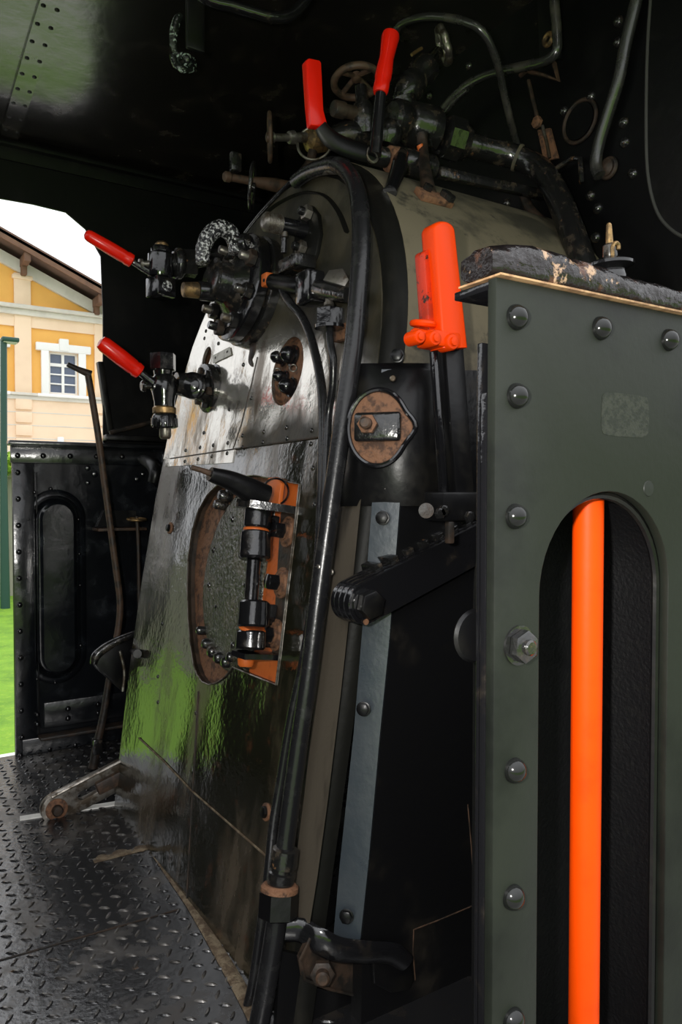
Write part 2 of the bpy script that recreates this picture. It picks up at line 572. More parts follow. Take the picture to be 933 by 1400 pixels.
def handwheel(parent, c, axis, R, r, mat, spokes=5, spoke_r=None, hub_r=None, dish=0.0, wavy=0.0):
    """rim, spokes and hub of a valve wheel, each a part"""
    axis = V(axis).normalized()
    Q = frame_z(axis)
    c = V(c)
    mb = MB()
    if wavy:
        P = [c + Q @ V(((R * (1 + wavy * math.cos(k / 60 * 2 * PI * 8))) * math.cos(2 * PI * k / 60), (R * (1 + wavy * math.cos(k / 60 * 2 * PI * 8))) * math.sin(2 * PI * k / 60), 0)) for k in range(60)]
        mb.tube(P, r, 10, smooth=False, closed=True)
    else:
        mb.torus(c, axis, R, r)
    mb.build('rim', mat, parent)
    sr = spoke_r or r * .7
    hub = hub_r or R * .22
    hc = c + axis * dish
    for k in range(spokes):
        a = 2 * PI * k / spokes + .3
        e = c + Q @ V((R * math.cos(a), R * math.sin(a), 0))
        s = hc + Q @ V((hub * .8 * math.cos(a), hub * .8 * math.sin(a), 0))
        MB().tube([s, (s + e) / 2, e], sr, 8, smooth=False).build('spoke', mat, parent)
    MB().lathe([(hub * .7, -hub * .8), (hub, -hub * .6), (hub, hub * .6), (hub * .7, hub * .8)], hc, axis, 16).build('hub', mat, parent)
# ================================================================== THE CAB SHELL (structure)
YN, YF = 0.44, 2.64            # inner/outer faces of the two cab sides
XD = 0.41                      # front edge of the doorways
XF = 1.40                      # front wall
XR = -0.62                     # rear wall
ZR = 1.99                      # roof edge


def slab(name, c, size, mat, bev=0.0):
    return struct(MB().box(c, size, bev=bev).build(name, mat))


# floor of chequer plate with raised lozenges
def make_floor():
    mb = MB()
    x0, x1, y0, y1 = XR, XF, YN - .02, YF + .012
    # plate with a slot under the pedal link
    sa, sb = A(27, 1118, 'Z', 0), A(160, 1096, 'Z', 0)
    d = (sb - sa).normalized()
    nrm = V((-d.y, d.x, 0))
    slot = [sa - nrm * .011, sb - nrm * .011, sb + nrm * .011, sa + nrm * .011]
    M = Matrix.Identity(4)
    mb.prism([(x0, y0), (x1, y0), (x1, y1), (x0, y1)], M, .012)
    sp = 0.0315
    ny = int((y1 - y0) / sp)
    nx = int((x1 - x0) / sp)
    for i in range(nx):
        for j in range(ny):
            x = x0 + (i + .5) * sp
            y = y0 + (j + .5) * sp
            if (x < -.1 and y < 1.2) or (x > .63 and y < 2.0) or x > 1.0: continue
            p = V((x, y, 0))
            q = p - sa
            if abs(q.dot(nrm)) < .028 and -.03 < q.dot(d) < (sb - sa).length + .03:
                continue
            a = PI / 4 if (i + j) % 2 else -PI / 4
            a += .15
            ux, uy = math.cos(a), math.sin(a)
            wear = noise.noise(V((x * 6, y * 6, 0)))
            h = .0027 + .0006 * wear
            L0, B0 = .0135, .0036
            ring = []
            for k in range(10):
                t = 2 * PI * k / 10
                lx = L0 * math.cos(t)
                ly = B0 * math.sin(t)
                ring.append(V((x + ux * lx - uy * ly, y + uy * lx + ux * ly, -.0004)))
            top = [V((x + (v.x - x) * .55, y + (v.y - y) * .55, h)) for v in ring]
            mb.rings([ring, top], cap=True)
    nb = 0
    o = mb.build('floor', 'floor', smooth=50)
    o.data.materials.append(MAT['tread'])
    for f in o.data.polygons:
        if f.center.z + W[o].z > .0012:
            f.material_index = 1
    return struct(o)


make_floor()
# welded join between two floor plates, and a thin white strip laid on the floor below the link
j0, j1 = A(-40, 1324, 'Z', .001), A(245, 1243, 'Z', .001)
tag(MB().tube([j0, (j0 + j1) / 2, j1], .0022, 6, flat=(.6, 1)).build('trim_1', 'rustdark'), kind='structure')
_a, _b = A(27, 1120, 'Z', 0), A(160, 1099, 'Z', 0)
_d = (_b - _a); _n = V((-_d.y, _d.x, 0)).normalized() * .012
struct(MB().poly([_a - _n, _b - _n, _b + _n, _a + _n], .004, n=(0, 0, 1)).build('trim_2', 'pale')).location.z += .0035
# grit along the foot of the boiler
g = MB()
gp = [A(px, py, 'Z', .0015) for px, py in [(186, 1128), (215, 1172), (238, 1204), (262, 1240), (296, 1295), (338, 1368), (350, 1392)]]
g.tube(gp, [.010, .008, .010, .009, .012, .014, .014], 8, flat=(.35, 1))
g.build('grit_line', 'dirt')
tag(bpy.data.objects['grit_line'], 'line of tan grit gathered where the chequer plate floor meets the boiler', 'grit', kind='stuff')
g = MB()
for (px, py, r) in [(165, 1166, .020), (192, 1160, .018), (140, 1172, .015)]:
    p = A(px, py, 'Z', .0012)
    g.lathe([(r, 0), (r * .8, .002), (.0001, .003)], p, Z1, 12)
a, b2 = A(128, 1177, 'Z', .002), A(200, 1158, 'Z', .002)
d = (b2 - a).normalized(); nn = V((-d.y, d.x, 0)) * .011
g.poly([a - nn * .7, b2 - nn, b2 + nn * .8, a + nn], .003, n=(0, 0, 1))
g.build('floor_patch', 'dirt')
tag(bpy.data.objects['floor_patch'], 'gritty brown strip of dirt across the chequer plate near the boiler foot', 'dirt', kind='stuff')

# ceiling: slightly arched sheet
mb = MB()
prof = []
for k in range(25):
    t = k / 24
    y = YN - .12 + (YF - YN + .2) * t
    prof.append((y, ZR + .09 * math.sin(PI * t) ** 1.0))
lo = [V((XR - .3, y, z)) for y, z in prof]
hi = [V((XF + .02, y, z)) for y, z in prof]
vs0 = [mb.bm.verts.new(p) for p in lo]; vs1 = [mb.bm.verts.new(p) for p in hi]
vs2 = [mb.bm.verts.new(p + V((0, 0, .02))) for p in lo]; vs3 = [mb.bm.verts.new(p + V((0, 0, .02))) for p in hi]
for k in range(24):
    mb.bm.faces.new((vs0[k], vs0[k + 1], vs1[k + 1], vs1[k]))
    mb.bm.faces.new((vs2[k], vs3[k], vs3[k + 1], vs2[k + 1]))
for q in (0, 24):
    mb.bm.faces.new((vs0[q], vs1[q], vs3[q], vs2[q]))
mb.bm.faces.new(list(reversed(vs0)) + vs2)
mb.bm.faces.new(vs1 + list(reversed(vs3)))
struct(mb.build('ceiling', 'ceiling'))


def ceil_z(y):
    return ZR + .09 * math.sin(PI * max(0, min(1, (y - (YN - .12)) / (YF - YN + .2))))


# far side sheet above the low panel: pillar forward of the opening, rounded corner, header
def far_sheet():
    zs = 1.02
    top = A(2, 272, 'Y', YF).z
    c1 = A(141, 430, 'Y', YF); c2 = A(138, 350, 'Y', YF); c3 = A(117, 313, 'Y', YF); c4_ = A(90, 290, 'Y', YF); c5 = A(45, 279, 'Y', YF)
    pts = [(XF, zs), (XF, ZR + .03), (XR, ZR + .03), (XR, .0), (.13, .0), (.13, 1.38), (-.13, 1.40), (-.13, top - .12), (-.08, top - .02), (.02, top + .005), (.3, top)]
    for p in (c5, c4_, c3, c2, c1):
        pts.append((p.x, p.z))
    e = A(141, 600, 'Y', YF)
    pts += [(e.x, zs)]
    M = Matrix(((1, 0, 0), (0, 0, -1), (0, 1, 0))).to_4x4()
    M.translation = V((0, YF, 0))
    return struct(MB().prism(pts, M, -.0 + .008).build('wall_far', 'wall'))


wf = far_sheet()
# front wall (spectacle plate)
slab('wall_front', (XF + .006, (YN + YF) / 2, .95), (.012, YF - YN, 2.3), 'wall')
# rear wall of the cab (bunker side) and near rear side
slab('wall_rear', (XR - .01, (YN + YF) / 2, .75), (.02, YF - YN, 1.5), 'wall')
# angle along roof and far side
mb = MB()
mb.box(((XR + XF) / 2, YF - .016, ZR - .012), (XF - XR, .03, .006))
mb.box(((XR + XF) / 2, YF - .004, ZR - .032), (XF - XR, .006, .045))
struct(mb.build('trim_3', 'satin'))
# roof rib: riveted strip across the ceiling, over the doorway
ra, rb_ = A(14, 165, 'Z', ZR + .04), A(50, 60, 'Z', ZR + .07)
rx = (ra.x + rb_.x) / 2
rw = .052
mb = MB()
ys = [YF - .03 - i * .05 for i in range(44)]
top = [[V((rx - rw / 2, y, ceil_z(y) - .012)), V((rx + rw / 2, y, ceil_z(y) - .012)), V((rx + rw / 2, y, ceil_z(y) + .004)), V((rx - rw / 2, y, ceil_z(y) + .004))] for y in ys]
mb.rings(top)
rib = thing('roof_strip', 'dark riveted strip across the cab ceiling above the far doorway', 'strip', (rx, 1.5, ceil_z(1.5)))
mb.build('strip_plate', 'ceiling', rib)
RIBRIV = stud_mesh('rivet', 'satin', lambda m: m.lathe([(.0065, -.001), (.006, .0015), (.0035, .003), (.0001, .0036)], (0, 0, 0), Z1, 10))
for i in range(10):
    y = YF - .08 - i * .075
    for s in (-1, 1):
        stud(RIBRIV, rib, (rx + s * .016, y, ceil_z(y) - .012), (0, 0, -1))

# rivet rows on the front wall: part of the wall itself
FWR = [(642, 90), (588, 131), (733, 167), (846, 30), (846, 58), (772, 152), (809, 132), (853, 168), (855, 195), (808, 268), (818, 285), (815, 325), (694, 278), (866, 238)]
fwb = MB()
for px, py in FWR:
    p = A(px, py, 'X', XF)
    fwb.lathe([(.0125, 0), (.0115, .005), (.007, .0095), (.0001, .011)], p, (-1, 0, 0), 14)
t = fwb.build('trim_4', 'fitting')
struct(t)
# spectacle window: thin round-cornered beading on the front wall
wp = [A(px, py, 'X', XF - .002) for px, py in [(893, -40), (886, 60), (884, 160), (886, 235), (897, 285), (916, 312), (945, 328), (990, 335), (1060, 330)]]
MB().tube(wp, .0035, 8).build('trim_5', 'beadmetal')['kind'] = 'structure'
wz = [A(px, py, 'X', XF - .0015) for px, py in [(893, -40), (886, 60), (884, 160), (886, 235), (897, 285), (916, 312), (945, 328), (990, 335), (1060, 330), (1060, -40)]]
m2 = MB().poly(wz, .003, n=(-1, 0, 0)).build('window_1', 'satin')
m2['kind'] = 'structure'

# ================================================================== NEAR CAB SIDE PANEL
def near_panel():
    tl = A(679, 384, 'Y', YN)
    tr = A(933, 426, 'Y', YN)
    top = (tl.z + tr.z) / 2
    x0 = tl.x
    root = thing('cab_side_panel', 'dark olive riveted plate with a tall arched opening, in front at the right', 'panel', (x0 + .3, YN, -.3))
    M = Matrix(((1, 0, 0), (0, 0, -1), (0, 1, 0))).to_4x4()
    M.translation = V((0, YN, 0))
    # arched slot
    xl = A(738, 860, 'Y', YN).x
    xr = A(914, 860, 'Y', YN).x
    zt = A(822, 672, 'Y', YN).z
    r = (xr - xl) / 2
    zb = .24
    slot = []
    for k in range(25):
        t = PI * k / 24
        slot.append(((xl + xr) / 2 + r * math.cos(t), zt - r * 1.0 + r * math.sin(t)))
    for k in range(25):
        t = PI + PI * k / 24
        slot.append(((xl + xr) / 2 + r * math.cos(t), zb + r + r * math.sin(t)))
    MB().prism([(x0, -.35), (XF, -.35), (XF, top), (x0, top)], M, .010, holes=[slot], bev=.0012).build('plate', 'near', root, smooth=30)
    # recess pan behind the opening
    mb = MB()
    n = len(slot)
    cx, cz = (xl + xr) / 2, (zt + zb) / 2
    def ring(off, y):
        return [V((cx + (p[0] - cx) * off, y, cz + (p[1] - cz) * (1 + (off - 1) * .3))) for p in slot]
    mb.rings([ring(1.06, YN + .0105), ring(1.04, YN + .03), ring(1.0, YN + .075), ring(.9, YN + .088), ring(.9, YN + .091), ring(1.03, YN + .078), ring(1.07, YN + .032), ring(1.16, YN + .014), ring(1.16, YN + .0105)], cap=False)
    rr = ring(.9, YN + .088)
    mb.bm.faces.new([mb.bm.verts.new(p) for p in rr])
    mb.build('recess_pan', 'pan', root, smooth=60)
    # bead round the inside of the opening on its right
    bead = [V((p[0] + (cx - p[0]) * .035, YN + .012, p[1] + (cz - p[1]) * .01)) for p in slot]
    MB().tube(bead, .004, 8, smooth=False, closed=True).build('opening_bead', 'satin', root)
    # angle irons inside: door edge and top
    mb = MB()
    mb.box((x0 + .018, YN + .0145, .2), (.036, .008, 1.50), bev=.001)
    mb.build('edge_angle', 'black', root)
    e1, e2 = A(666, 475, 'Y', YN + .03), A(664, 1400, 'Y', YN + .03)
    mb = MB()
    mb.box((x0 + .006, YN + .019, (e1.z - .35) / 2), (.012, .006, e1.z + .35), bev=.001)
    mb.build('inner_strip', 'black', root)
    fe = A(628, 408, 'X', x0 + .002)
    mb = MB()
    mb.box(((x0 + XF) / 2, (YN + fe.y) / 2 + .004, top - .005), (XF - x0, fe.y - YN, .007), bev=.001)
    mb.build('top_flange', 'black', root)
    pl = [(706, 434), (702, 541), (704, 706), (703, 1053), (706, 1224), (705, 1392)]
    xr_ = A(704, 706, 'Y', YN).x
    for i, (px, py) in enumerate(pl):
        p = A(px, py, 'Y', YN)
        stud(RIVET, root, (xr_ + .001 * (i % 2), YN, p.z), (0, -1, 0))
    for z in (.25, .1, -.06, -.2):
        stud(RIVET, root, (xr_, YN, z), (0, -1, 0))
    for px, py in [(821, 449), (914, 465)]:
        p = A(px, py, 'Y', YN)
        stud(RIVET, root, (p.x, YN, p.z), (0, -1, 0))
    p1 = A(821, 449, 'Y', YN); p2 = A(914, 465, 'Y', YN)
    for i in range(1, 7):
        if p2.x + i * .098 < XF - .02:
            stud(RIVET, root, (p2.x + i * .098, YN, p2.z), (0, -1, 0))
    p = A(709, 882, 'Y', YN)
    hb = stud(HEXBOLT, root, p, (0, -1, 0), spin=.4)
    # ghost of a sticker and a small filled hole
    a_, b_ = A(823, 535, 'Y', YN), A(887, 599, 'Y', YN)
    mb = MB()
    ax, az, bx, bz = a_.x, a_.z, b_.x, b_.z
    cx2, cz2, hx, hz = (ax + bx) / 2, (az + bz) / 2, (bx - ax) / 2, (az - bz) / 2
    out = []
    for k in range(48):
        t = 2 * PI * k / 48
        c_, s_ = math.cos(t), math.sin(t)
        q = (abs(c_) ** 7 + abs(s_) ** 7) ** (-1 / 7)
        j = 1 + .03 * noise.noise(V((c_ * 5, s_ * 5, 1)))
        out.append((cx2 + hx * c_ * q * j, cz2 + hz * s_ * q * j))
    M2 = M.copy(); M2.translation = V((0, YN - .0004, 0))
    mb.prism(out, M2, .0006)
    mb.build('sticker_residue', 'residue', root, label='pale square patch of old sticker glue')
    p = A(887, 668, 'Y', YN)
    MB().lathe([(.008, -.0005), (.007, .0009), (.0001, .0013)], p, (0, -1, 0), 18).build('plug', 'near', root)
    # clamp washer standing on the inner side of the bolt
    p = A(668, 872, 'Y', YN + .02)
    MB().lathe([(.021, -.003), (.023, 0), (.021, .003)], V((x0 + .010, YN + .034, p.z)), (0, 1, 0), 26).build('washer', 'satin', root)
    return root, x0, top, (xl, xr, zt, zb)


NP, NX0, NTOP, NSLOT = near_panel()

# armrest: cracked, thickly painted board on the top flange
def armrest():
    mb = MB()
    fe = A(634, 400, 'X', NX0 + .002)
    y0, y1 = YN - .004, fe.y + .004
    n = 90
    rings = []
    for i in range(n + 1):
        x = NX0 - .002 + (XF - NX0) * i / n
        end = min(1, i / 3.0)
        ring = []
        m = 22
        for k in range(m):
            t = 2 * PI * k / m
            c_, s_ = math.cos(t), math.sin(t)
            q = (abs(c_) ** 3.2 + abs(s_) ** 3.2) ** (-1 / 3.2)
            yy = (y0 + y1) / 2 + (y1 - y0) / 2 * c_ * q
            hh = .013
            hump = .008 * math.exp(-((i - 6) / 6.0) ** 2)
            zz = NTOP + .0125 + (hh + hump * (1 if s_ > 0 else 0)) * s_ * q
            if s_ > -.5 :
                tw = noise.noise(V((x * 55 + yy * 90, yy * 60 - x * 25, zz * 50))) * .0035 + noise.noise(V((x * 150, yy * 150, zz * 130))) * .0016
                zz += tw * (s_ + .5)
                yy += tw * .8 * c_
            ring.append(V((x, yy, zz)))
        if i == 0:
            c = sum(ring, V()) / m
            rings.append([c + (p - c) * .55 for p in ring])
        rings.append([(lambda c, p: c + (p - c) * (.8 + .2 * end))(sum(ring, V()) / m, p) for p in ring])
    mb.rings(rings)
    o = mb.build('armrest', 'armrest', smooth=60)
    tag(o, 'wooden armrest under thick cracked black paint along the top of the olive plate', 'armrest')
    mb = MB()
    mb.box(((NX0 + XF) / 2, (y0 + y1) / 2 - .001, NTOP + .0012), (XF - NX0 + .001, y1 - y0 + .001, .0016))
    mb.build('wood_edge', 'wood', o, label='bare tan edge of the board')
    return o


armrest()

# orange hand rail inside the opening
def rail():
    xl, xr, zt, zb = NSLOT
    p = A(802, 1000, 'Y', YN + .036)
    pt = A(800, 672, 'Y', YN + .036)
    root = thing('handrail', 'bright orange upright grab rail inside the arched opening of the olive plate', 'handrail', (p.x, YN + .036, zb))
    MB().tube([(p.x, YN + .036, zb - .02), (p.x, YN + .036, .6), (p.x, YN + .036, pt.z + .03)], PX(p, 20.5), 28, smooth=False).build('rail_tube', 'rail', root)
    MB().lathe([(.02, 0), (.021, .006), (.02, .012)], (p.x, YN + .036, pt.z + .012), Z1, 24).build('socket', 'black', root)
    MB().lathe([(.02, 0), (.021, .006), (.02, .012)], (p.x, YN + .036, zb + .004), Z1, 24).build('socket', 'black', root)


rail()

# ================================================================== FAR LOW PANEL
def far_panel():
    x0 = A(18, 800, 'Y', YF).x
    ztop = A(60, 609, 'Y', YF).z
    zbot = .0
    x1 = 1.39
    root = thing('cab_side_panel', 'black riveted panel with an oval pressed recess, across the cab beside the lawn', 'panel', ((x0 + x1) / 2, YF, zbot))
    M = Matrix(((1, 0, 0), (0, 0, -1), (0, 1, 0))).to_4x4()
    M.translation = V((0, YF, 0))
    xl = A(44, 800, 'Y', YF).x; xr = A(109, 800, 'Y', YF).x
    zt = A(74, 678, 'Y', YF).z; zb = A(78, 926, 'Y', YF).z
    r = (xr - xl) / 2
    slot = []
    for k in range(17):
        t = PI * k / 16
        slot.append(((xl + xr) / 2 + r * math.cos(t), zt - r + r * math.sin(t)))
    for k in range(17):
        t = PI + PI * k / 16
        slot.append(((xl + xr) / 2 + r * math.cos(t), zb + r + r * math.sin(t)))
    MB().prism([(x0, zbot), (x1, zbot), (x1, ztop), (x0, ztop)], M, .008, holes=[slot]).build('plate', 'farpanel', root)
    cx, cz = (xl + xr) / 2, (zt + zb) / 2
    mb = MB()
    def ring(inset, y):
        out = []
        for k, p in enumerate(slot):
            c0 = V((cx, 0, zt - r if k < 17 else zb + r))
            q = V((p[0], 0, p[1]))
            v = (q - c0)
            out.append(c0 + v * ((r - inset) / r) + V((0, y, 0)))
        return out
    # rim flange, then the pressed pan that bulges into the cab
    mb.rings([ring(-.022, YF - .0005), ring(-.020, YF - .005), ring(-.002, YF - .006), ring(.001, YF + .004), ring(.005, YF + .010), ring(.010, YF + .008), ring(.013, YF - .020), ring(.018, YF - .036), ring(.028, YF - .043)], cap=False)
    mb.bm.faces.new([mb.bm.verts.new(p) for p in ring(.028, YF - .043)])
    mb.build('recess_pan', 'farpanel', root, smooth=70)
    # door-edge angle, top rail, bands
    MB().box((x0 + .034, YF - .006, (zbot + ztop) / 2 - .03), (.066, .008, ztop - zbot - .06), bev=.002).build('edge_angle', 'farpanel', root)
    MB().box((x0 + .074, YF - .004, (zbot + ztop) / 2 - .04), (.004, .012, ztop - zbot - .10), bev=.0015).build('edge_bead', 'satin', root)
    mb = MB()
    mb.box(((x0 + x1) / 2 - .002, YF - .006, ztop - .03), (x1 - x0 + .006, .010, .060), bev=.002)
    mb.box(((x0 + x1) / 2 - .004, YF - .020, ztop + .004), (x1 - x0 + .020, .055, .016), bev=.004)
    mb.build('top_rail', 'farpanel', root)
    zA = A(140, 962, 'Y', YF).z
    MB().box(((x0 + .09 + x1) / 2, YF - .006, zA - .01), (x1 - x0 - .09, .008, .085), bev=.002).build('lower_band', 'farpanel', root)
    MB().box(((x0 + .07 + x1) / 2, YF - .028, .055), (x1 - x0 - .07, .050, .010), bev=.002).build('foot_ledge', 'rustdark', root)
    MB().box(((x0 + .02 + x1) / 2, YF - .010, .026), (x1 - x0 - .02, .010, .052), bev=.002).build('foot_angle', 'farpanel', root)
    fr = lambda px, py: stud(FARRIVET, root, V((A(px, py, 'Y', YF - .010).x, YF - .010, A(px, py, 'Y', YF - .010).z)), (0, -1, 0), scale=.9)
    for i in range(11):
        fr(24.0 + i * .55, 646 + i * 36.2)
    for px in (24, 59, 96, 132, 167, 200):
        fr(px, 622.5 + px * .012)
    for px, py in [(51, 977), (93, 969), (134, 963), (51, 990), (93, 982), (134, 975), (103, 1018), (68, 1024), (28, 1033)]:
        fr(px, py)
    for px, py in [(37, 790), (69, 668), (47, 673), (107, 710), (109, 800), (110, 882), (50, 928), (75, 933), (108, 757), (38, 710)]:
        p = A(px, py, 'Y', YF)
        stud(FARRIVET, root, (p.x, YF - .006, p.z), (0, -1, 0), scale=.6)
    return root, x0, ztop


FP, FX0, FTOP = far_panel()

# ================================================================== BOILER
YC = 1.54


FK = [(-1, 1.08), (0, 1.09), (.15, 1.16), (.35, 1.22), (.6, 1.25), (.85, 1.24), (1.05, 1.18), (1.25, 1.08), (1.45, 1.01), (3, 1.0)]


def far_k(s):
    """the firebox bellies out on its far side"""
    for (a, ka), (b, kb) in zip(FK, FK[1:]):
        if a <= s <= b:
            t = (s - a) / (b - a)
            return ka + (kb - ka) * (t * t * (3 - 2 * t))
    return 1.0


def outline(hw, zc, z0=0.0, n=24, r=None):
    """(y, s) half-round-topped outline, s along the plate"""
    lad = [z0 + (zc - z0) * i / 9 for i in range(9)]
    pts = [(YC - hw, z) for z in lad]
    for k in range(n + 1):
        t = PI - PI * k / n
        pts.append((YC + hw * math.cos(t), zc + hw * math.sin(t)))
    pts += [(YC + hw, z) for z in reversed(lad)]
    return [((YC + (y - YC) * far_k(s) if y > YC else y), s) for y, s in pts]


BOIL = thing('boiler', 'black locomotive boiler with worn riveted backhead filling the middle of the cab', 'boiler', (.9, YC, 0))


def bh_uv(p):
    """(y, s) of a world point on the backhead"""
    return (p.y, (p - BO).dot(BT))


# cut-out in the cladding round the fire door (outline read on the plate)
cut_px = [(410, 662), (398, 660), (384, 656), (366, 653), (348, 650), (330, 651), (312, 656), (297, 664), (284, 677), (272, 698), (263, 728), (258, 765), (257, 805), (258, 845), (261, 880), (265, 906), (270, 922), (277, 932), (286, 936), (296, 934), (308, 926), (319, 912), (340, 921), (360, 929), (378, 936), (385, 880), (393, 810), (402, 735)]
CUT = [bh_uv(A(px, py, 'B', 0)) for px, py in cut_px]


def ell(px, py, rpx, n=28, sq=1.0, off=0.0):
    p = A(px, py, 'B', off)
    r = PX(p, rpx)
    y, s = bh_uv(p)
    return [(y + r * math.cos(2 * PI * k / n) * sq, s + r * math.sin(2 * PI * k / n)) for k in range(n)]


PEEP = ell(394, 508, 48, sq=.92)
SLOT = ell(284, 489, 15)
MBH = Matrix((V((0, 1, 0)), BT, V((0, 1, 0)).cross(BT))).transposed().to_4x4()
# local z = y x t ; make it point to the crew
if (V((0, 1, 0)).cross(BT)).dot(BN) < 0:
    FLIP = True
else:
    FLIP = False
MBH.translation = BO
if FLIP:
    Mx = Matrix((V((0, -1, 0)), BT, BN)).transposed().to_4x4()
    Mx.translation = BO
    conv = lambda L: [(-p[0], p[1]) for p in L]
else:
    Mx = MBH
    conv = lambda L: L
bo = outline(.476, 1.11, -.02)
sq0, sq1 = bh_uv(A(234, 627, 'B', 0)), bh_uv(A(433, 598, 'B', 0))
def s_line(y, d=0.0):
    return sq0[1] + (sq1[1] - sq0[1]) * (y - sq0[0]) / (sq1[0] - sq0[0]) + d
_sd = lambda p: p[1] - s_line(p[0])
def clip(poly, sign):
    out = []
    for i in range(len(poly)):
        a, b = poly[i], poly[(i + 1) % len(poly)]
        da, db = _sd(a) * sign, _sd(b) * sign
        if da >= 0: out.append(a)
        if da * db < 0:
            t = da / (da - db)
            out.append((a[0] + (b[0] - a[0]) * t, a[1] + (b[1] - a[1]) * t))
    return out
ya = YC - .476
yj0 = bh_uv(A(322, 614, 'B', 0))[0]; yj1 = bh_uv(A(233, 627, 'B', 0))[0]
MB().prism(conv(clip(bo, -1)), Mx, .008, holes=[conv(CUT)]).build('backhead_cladding', 'backhead', BOIL)
Mu = Mx.copy(); Mu.translation = BO + BN * .0025
MB().prism(conv(clip(bo, 1)), Mu, .008, holes=[conv(PEEP), conv(SLOT)]).build('upper_cladding', 'backupper', BOIL)
MB().prism(conv([(yj0, s_line(yj0, -.032)), (yj0, s_line(yj0)), (yj1 + .03, s_line(yj1 + .03)), (yj1 + .03, s_line(yj1 + .03, -.022))]), Mu, .004).build('joint_strip', 'backupper', BOIL)
# firebox plate behind the cut-outs
Mp = Mx.copy(); Mp.translation = BO - BN * .019
MB().prism(conv(outline(.43, 1.10, 0)), Mp, .006).build('firebox_plate', 'rust', BOIL)
# lips of the cut-out
mb = MB()
mb.rings([[BP(y, s, .001) for y, s in CUT], [BP(y, s, -.018) for y, s in CUT]], cap=False)
mb.build('cutout_lip', 'rustdark', BOIL)
MB().tube([BP(y, s, .0015) for y, s in CUT], .0016, 6, smooth=False, closed=True).build('cutout_edge', 'steel', BOIL)
mb = MB()
mb.rings([[BP(y, s, .001) for y, s in PEEP], [BP(y, s, -.018) for y, s in PEEP]], cap=False)
mb.build('peep_lip', 'rust', BOIL)
# rounded shoulder and barrel
def bring(hw, zc, x_fn, z0):
    out = []
    for y, s in outline(hw, zc, z0, 40):
        out.append(V((x_fn(s), y, s)))
    return out
mb = MB()
base = [BP(y, s, 0) for y, s in outline(.476, 1.11, -.02, 40)]
loops = [base]
for k in range(1, 7):
    t = PI / 2 * k / 6
    hw = .476 + .026 * math.sin(t)
    dx = .034 * (1 - math.cos(t))
    loops.append([V((.56 + .168 * s + dx + .003, y, s)) for y, s in outline(hw, 1.10, -.02, 40)])
mb.rings(loops, cap=False)
mb.build('boiler_shoulder', 'shoulder', BOIL, smooth=60)
mb = MB()
l0 = [V((.600 + .165 * s, y, s)) for y, s in outline(.500, 1.10, .95, 40) if s >= .95]
l1 = [V((.600 + .165 * s, y, s)) for y, s in outline(.503, 1.10, .95, 40) if s >= .95]
l2 = [V((XF, y, s)) for y, s in outline(.503, 1.10, .95, 40) if s >= .95]
mb.rings([l0, l1, l2], cap=False)
mb.build('barrel_cladding', 'barrel', BOIL, smooth=60)

# cladding joints: narrow lapped strips
def seam(pts, w, name='cladding_seam', mat='rustdark', off=.0012):
    P = [A(px, py, 'B', off) for px, py in pts]
    MB().tube(P, w, 6, smooth=False, flat=(1, .6)).build(name, mat, BOIL)
seam([(233, 627), (320, 614), (433, 598)], .0018, off=.003)
seam([(319, 613), (330, 580), (345, 520), (352, 488)], .0016, off=.003)
seam([(271, 945), (263, 1085), (255, 1232)], .0014)
seam([(190, 1009), (225, 1042), (262, 1081), (310, 1123), (366, 1172)], .0026, mat='dirt')
# edge line on the far side of the backhead
# riveted rows
RV = []
for i in range(8):
    RV.append((236 + i * 11.2 if i < 8 else 0, 629 - i * 2.1))
RVB = [(254, 631), (272, 628), (291, 624), (312, 620), (255, 616), (275, 612), (293, 609), (313, 606), (333, 612), (361, 605), (394, 600), (333, 596), (362, 591), (393, 585), (425, 607), (428, 589),
       (283, 540), (280, 592), (283, 453), (281, 463), (334, 499), (316, 455), (315, 560), (345, 545),
       (234, 720), (222, 853), (216, 925), (216, 960), (268, 975), (264, 1056), (428, 640), (430, 690), (425, 820), (246, 700), (300, 470), (262, 520)]
for px, py in RVB:
    p = A(px, py, 'B', 0)
    up_ = bh_uv(p)[1] > s_line(p.y, -.034 if p.y > yj0 else 0)
    stud(SMALLRIVET, BOIL, p + BN * (.0026 if up_ else 0), BN, scale=.95)
# bolt with washer at the left of the fire hole and the one beside the pipes
for px, py in [(233, 722), (447, 782), (365, 1110)]:
    p = A(px, py, 'B', 0)
    MB().lathe([(.016, -.001), (.016, .003), (.013, .004)], p, BN, 20).build('washer', 'rust', BOIL)
    stud(BLACKBOLT, BOIL, p + BN * .003, BN)

# dusty flat strip along the near edge of the backhead
Ls = [(459, 640), (454, 720), (444, 840), (431, 950), (416, 1090), (402, 1200), (392, 1262)]
Rs = [(499, 640), (492, 700), (478, 840), (466, 950), (449, 1090), (434, 1200), (424, 1262)]
_m = MB()
_m.rings([[A(*b_, 'B', .0035), A(*a_, 'B', .0035), A(*a_, 'B', .0), A(*b_, 'B', .0)] for a_, b_ in zip(Ls, Rs)])
_m.build('edge_strip', 'dustedge', BOIL, smooth=20, label='brown dusty flat strip')

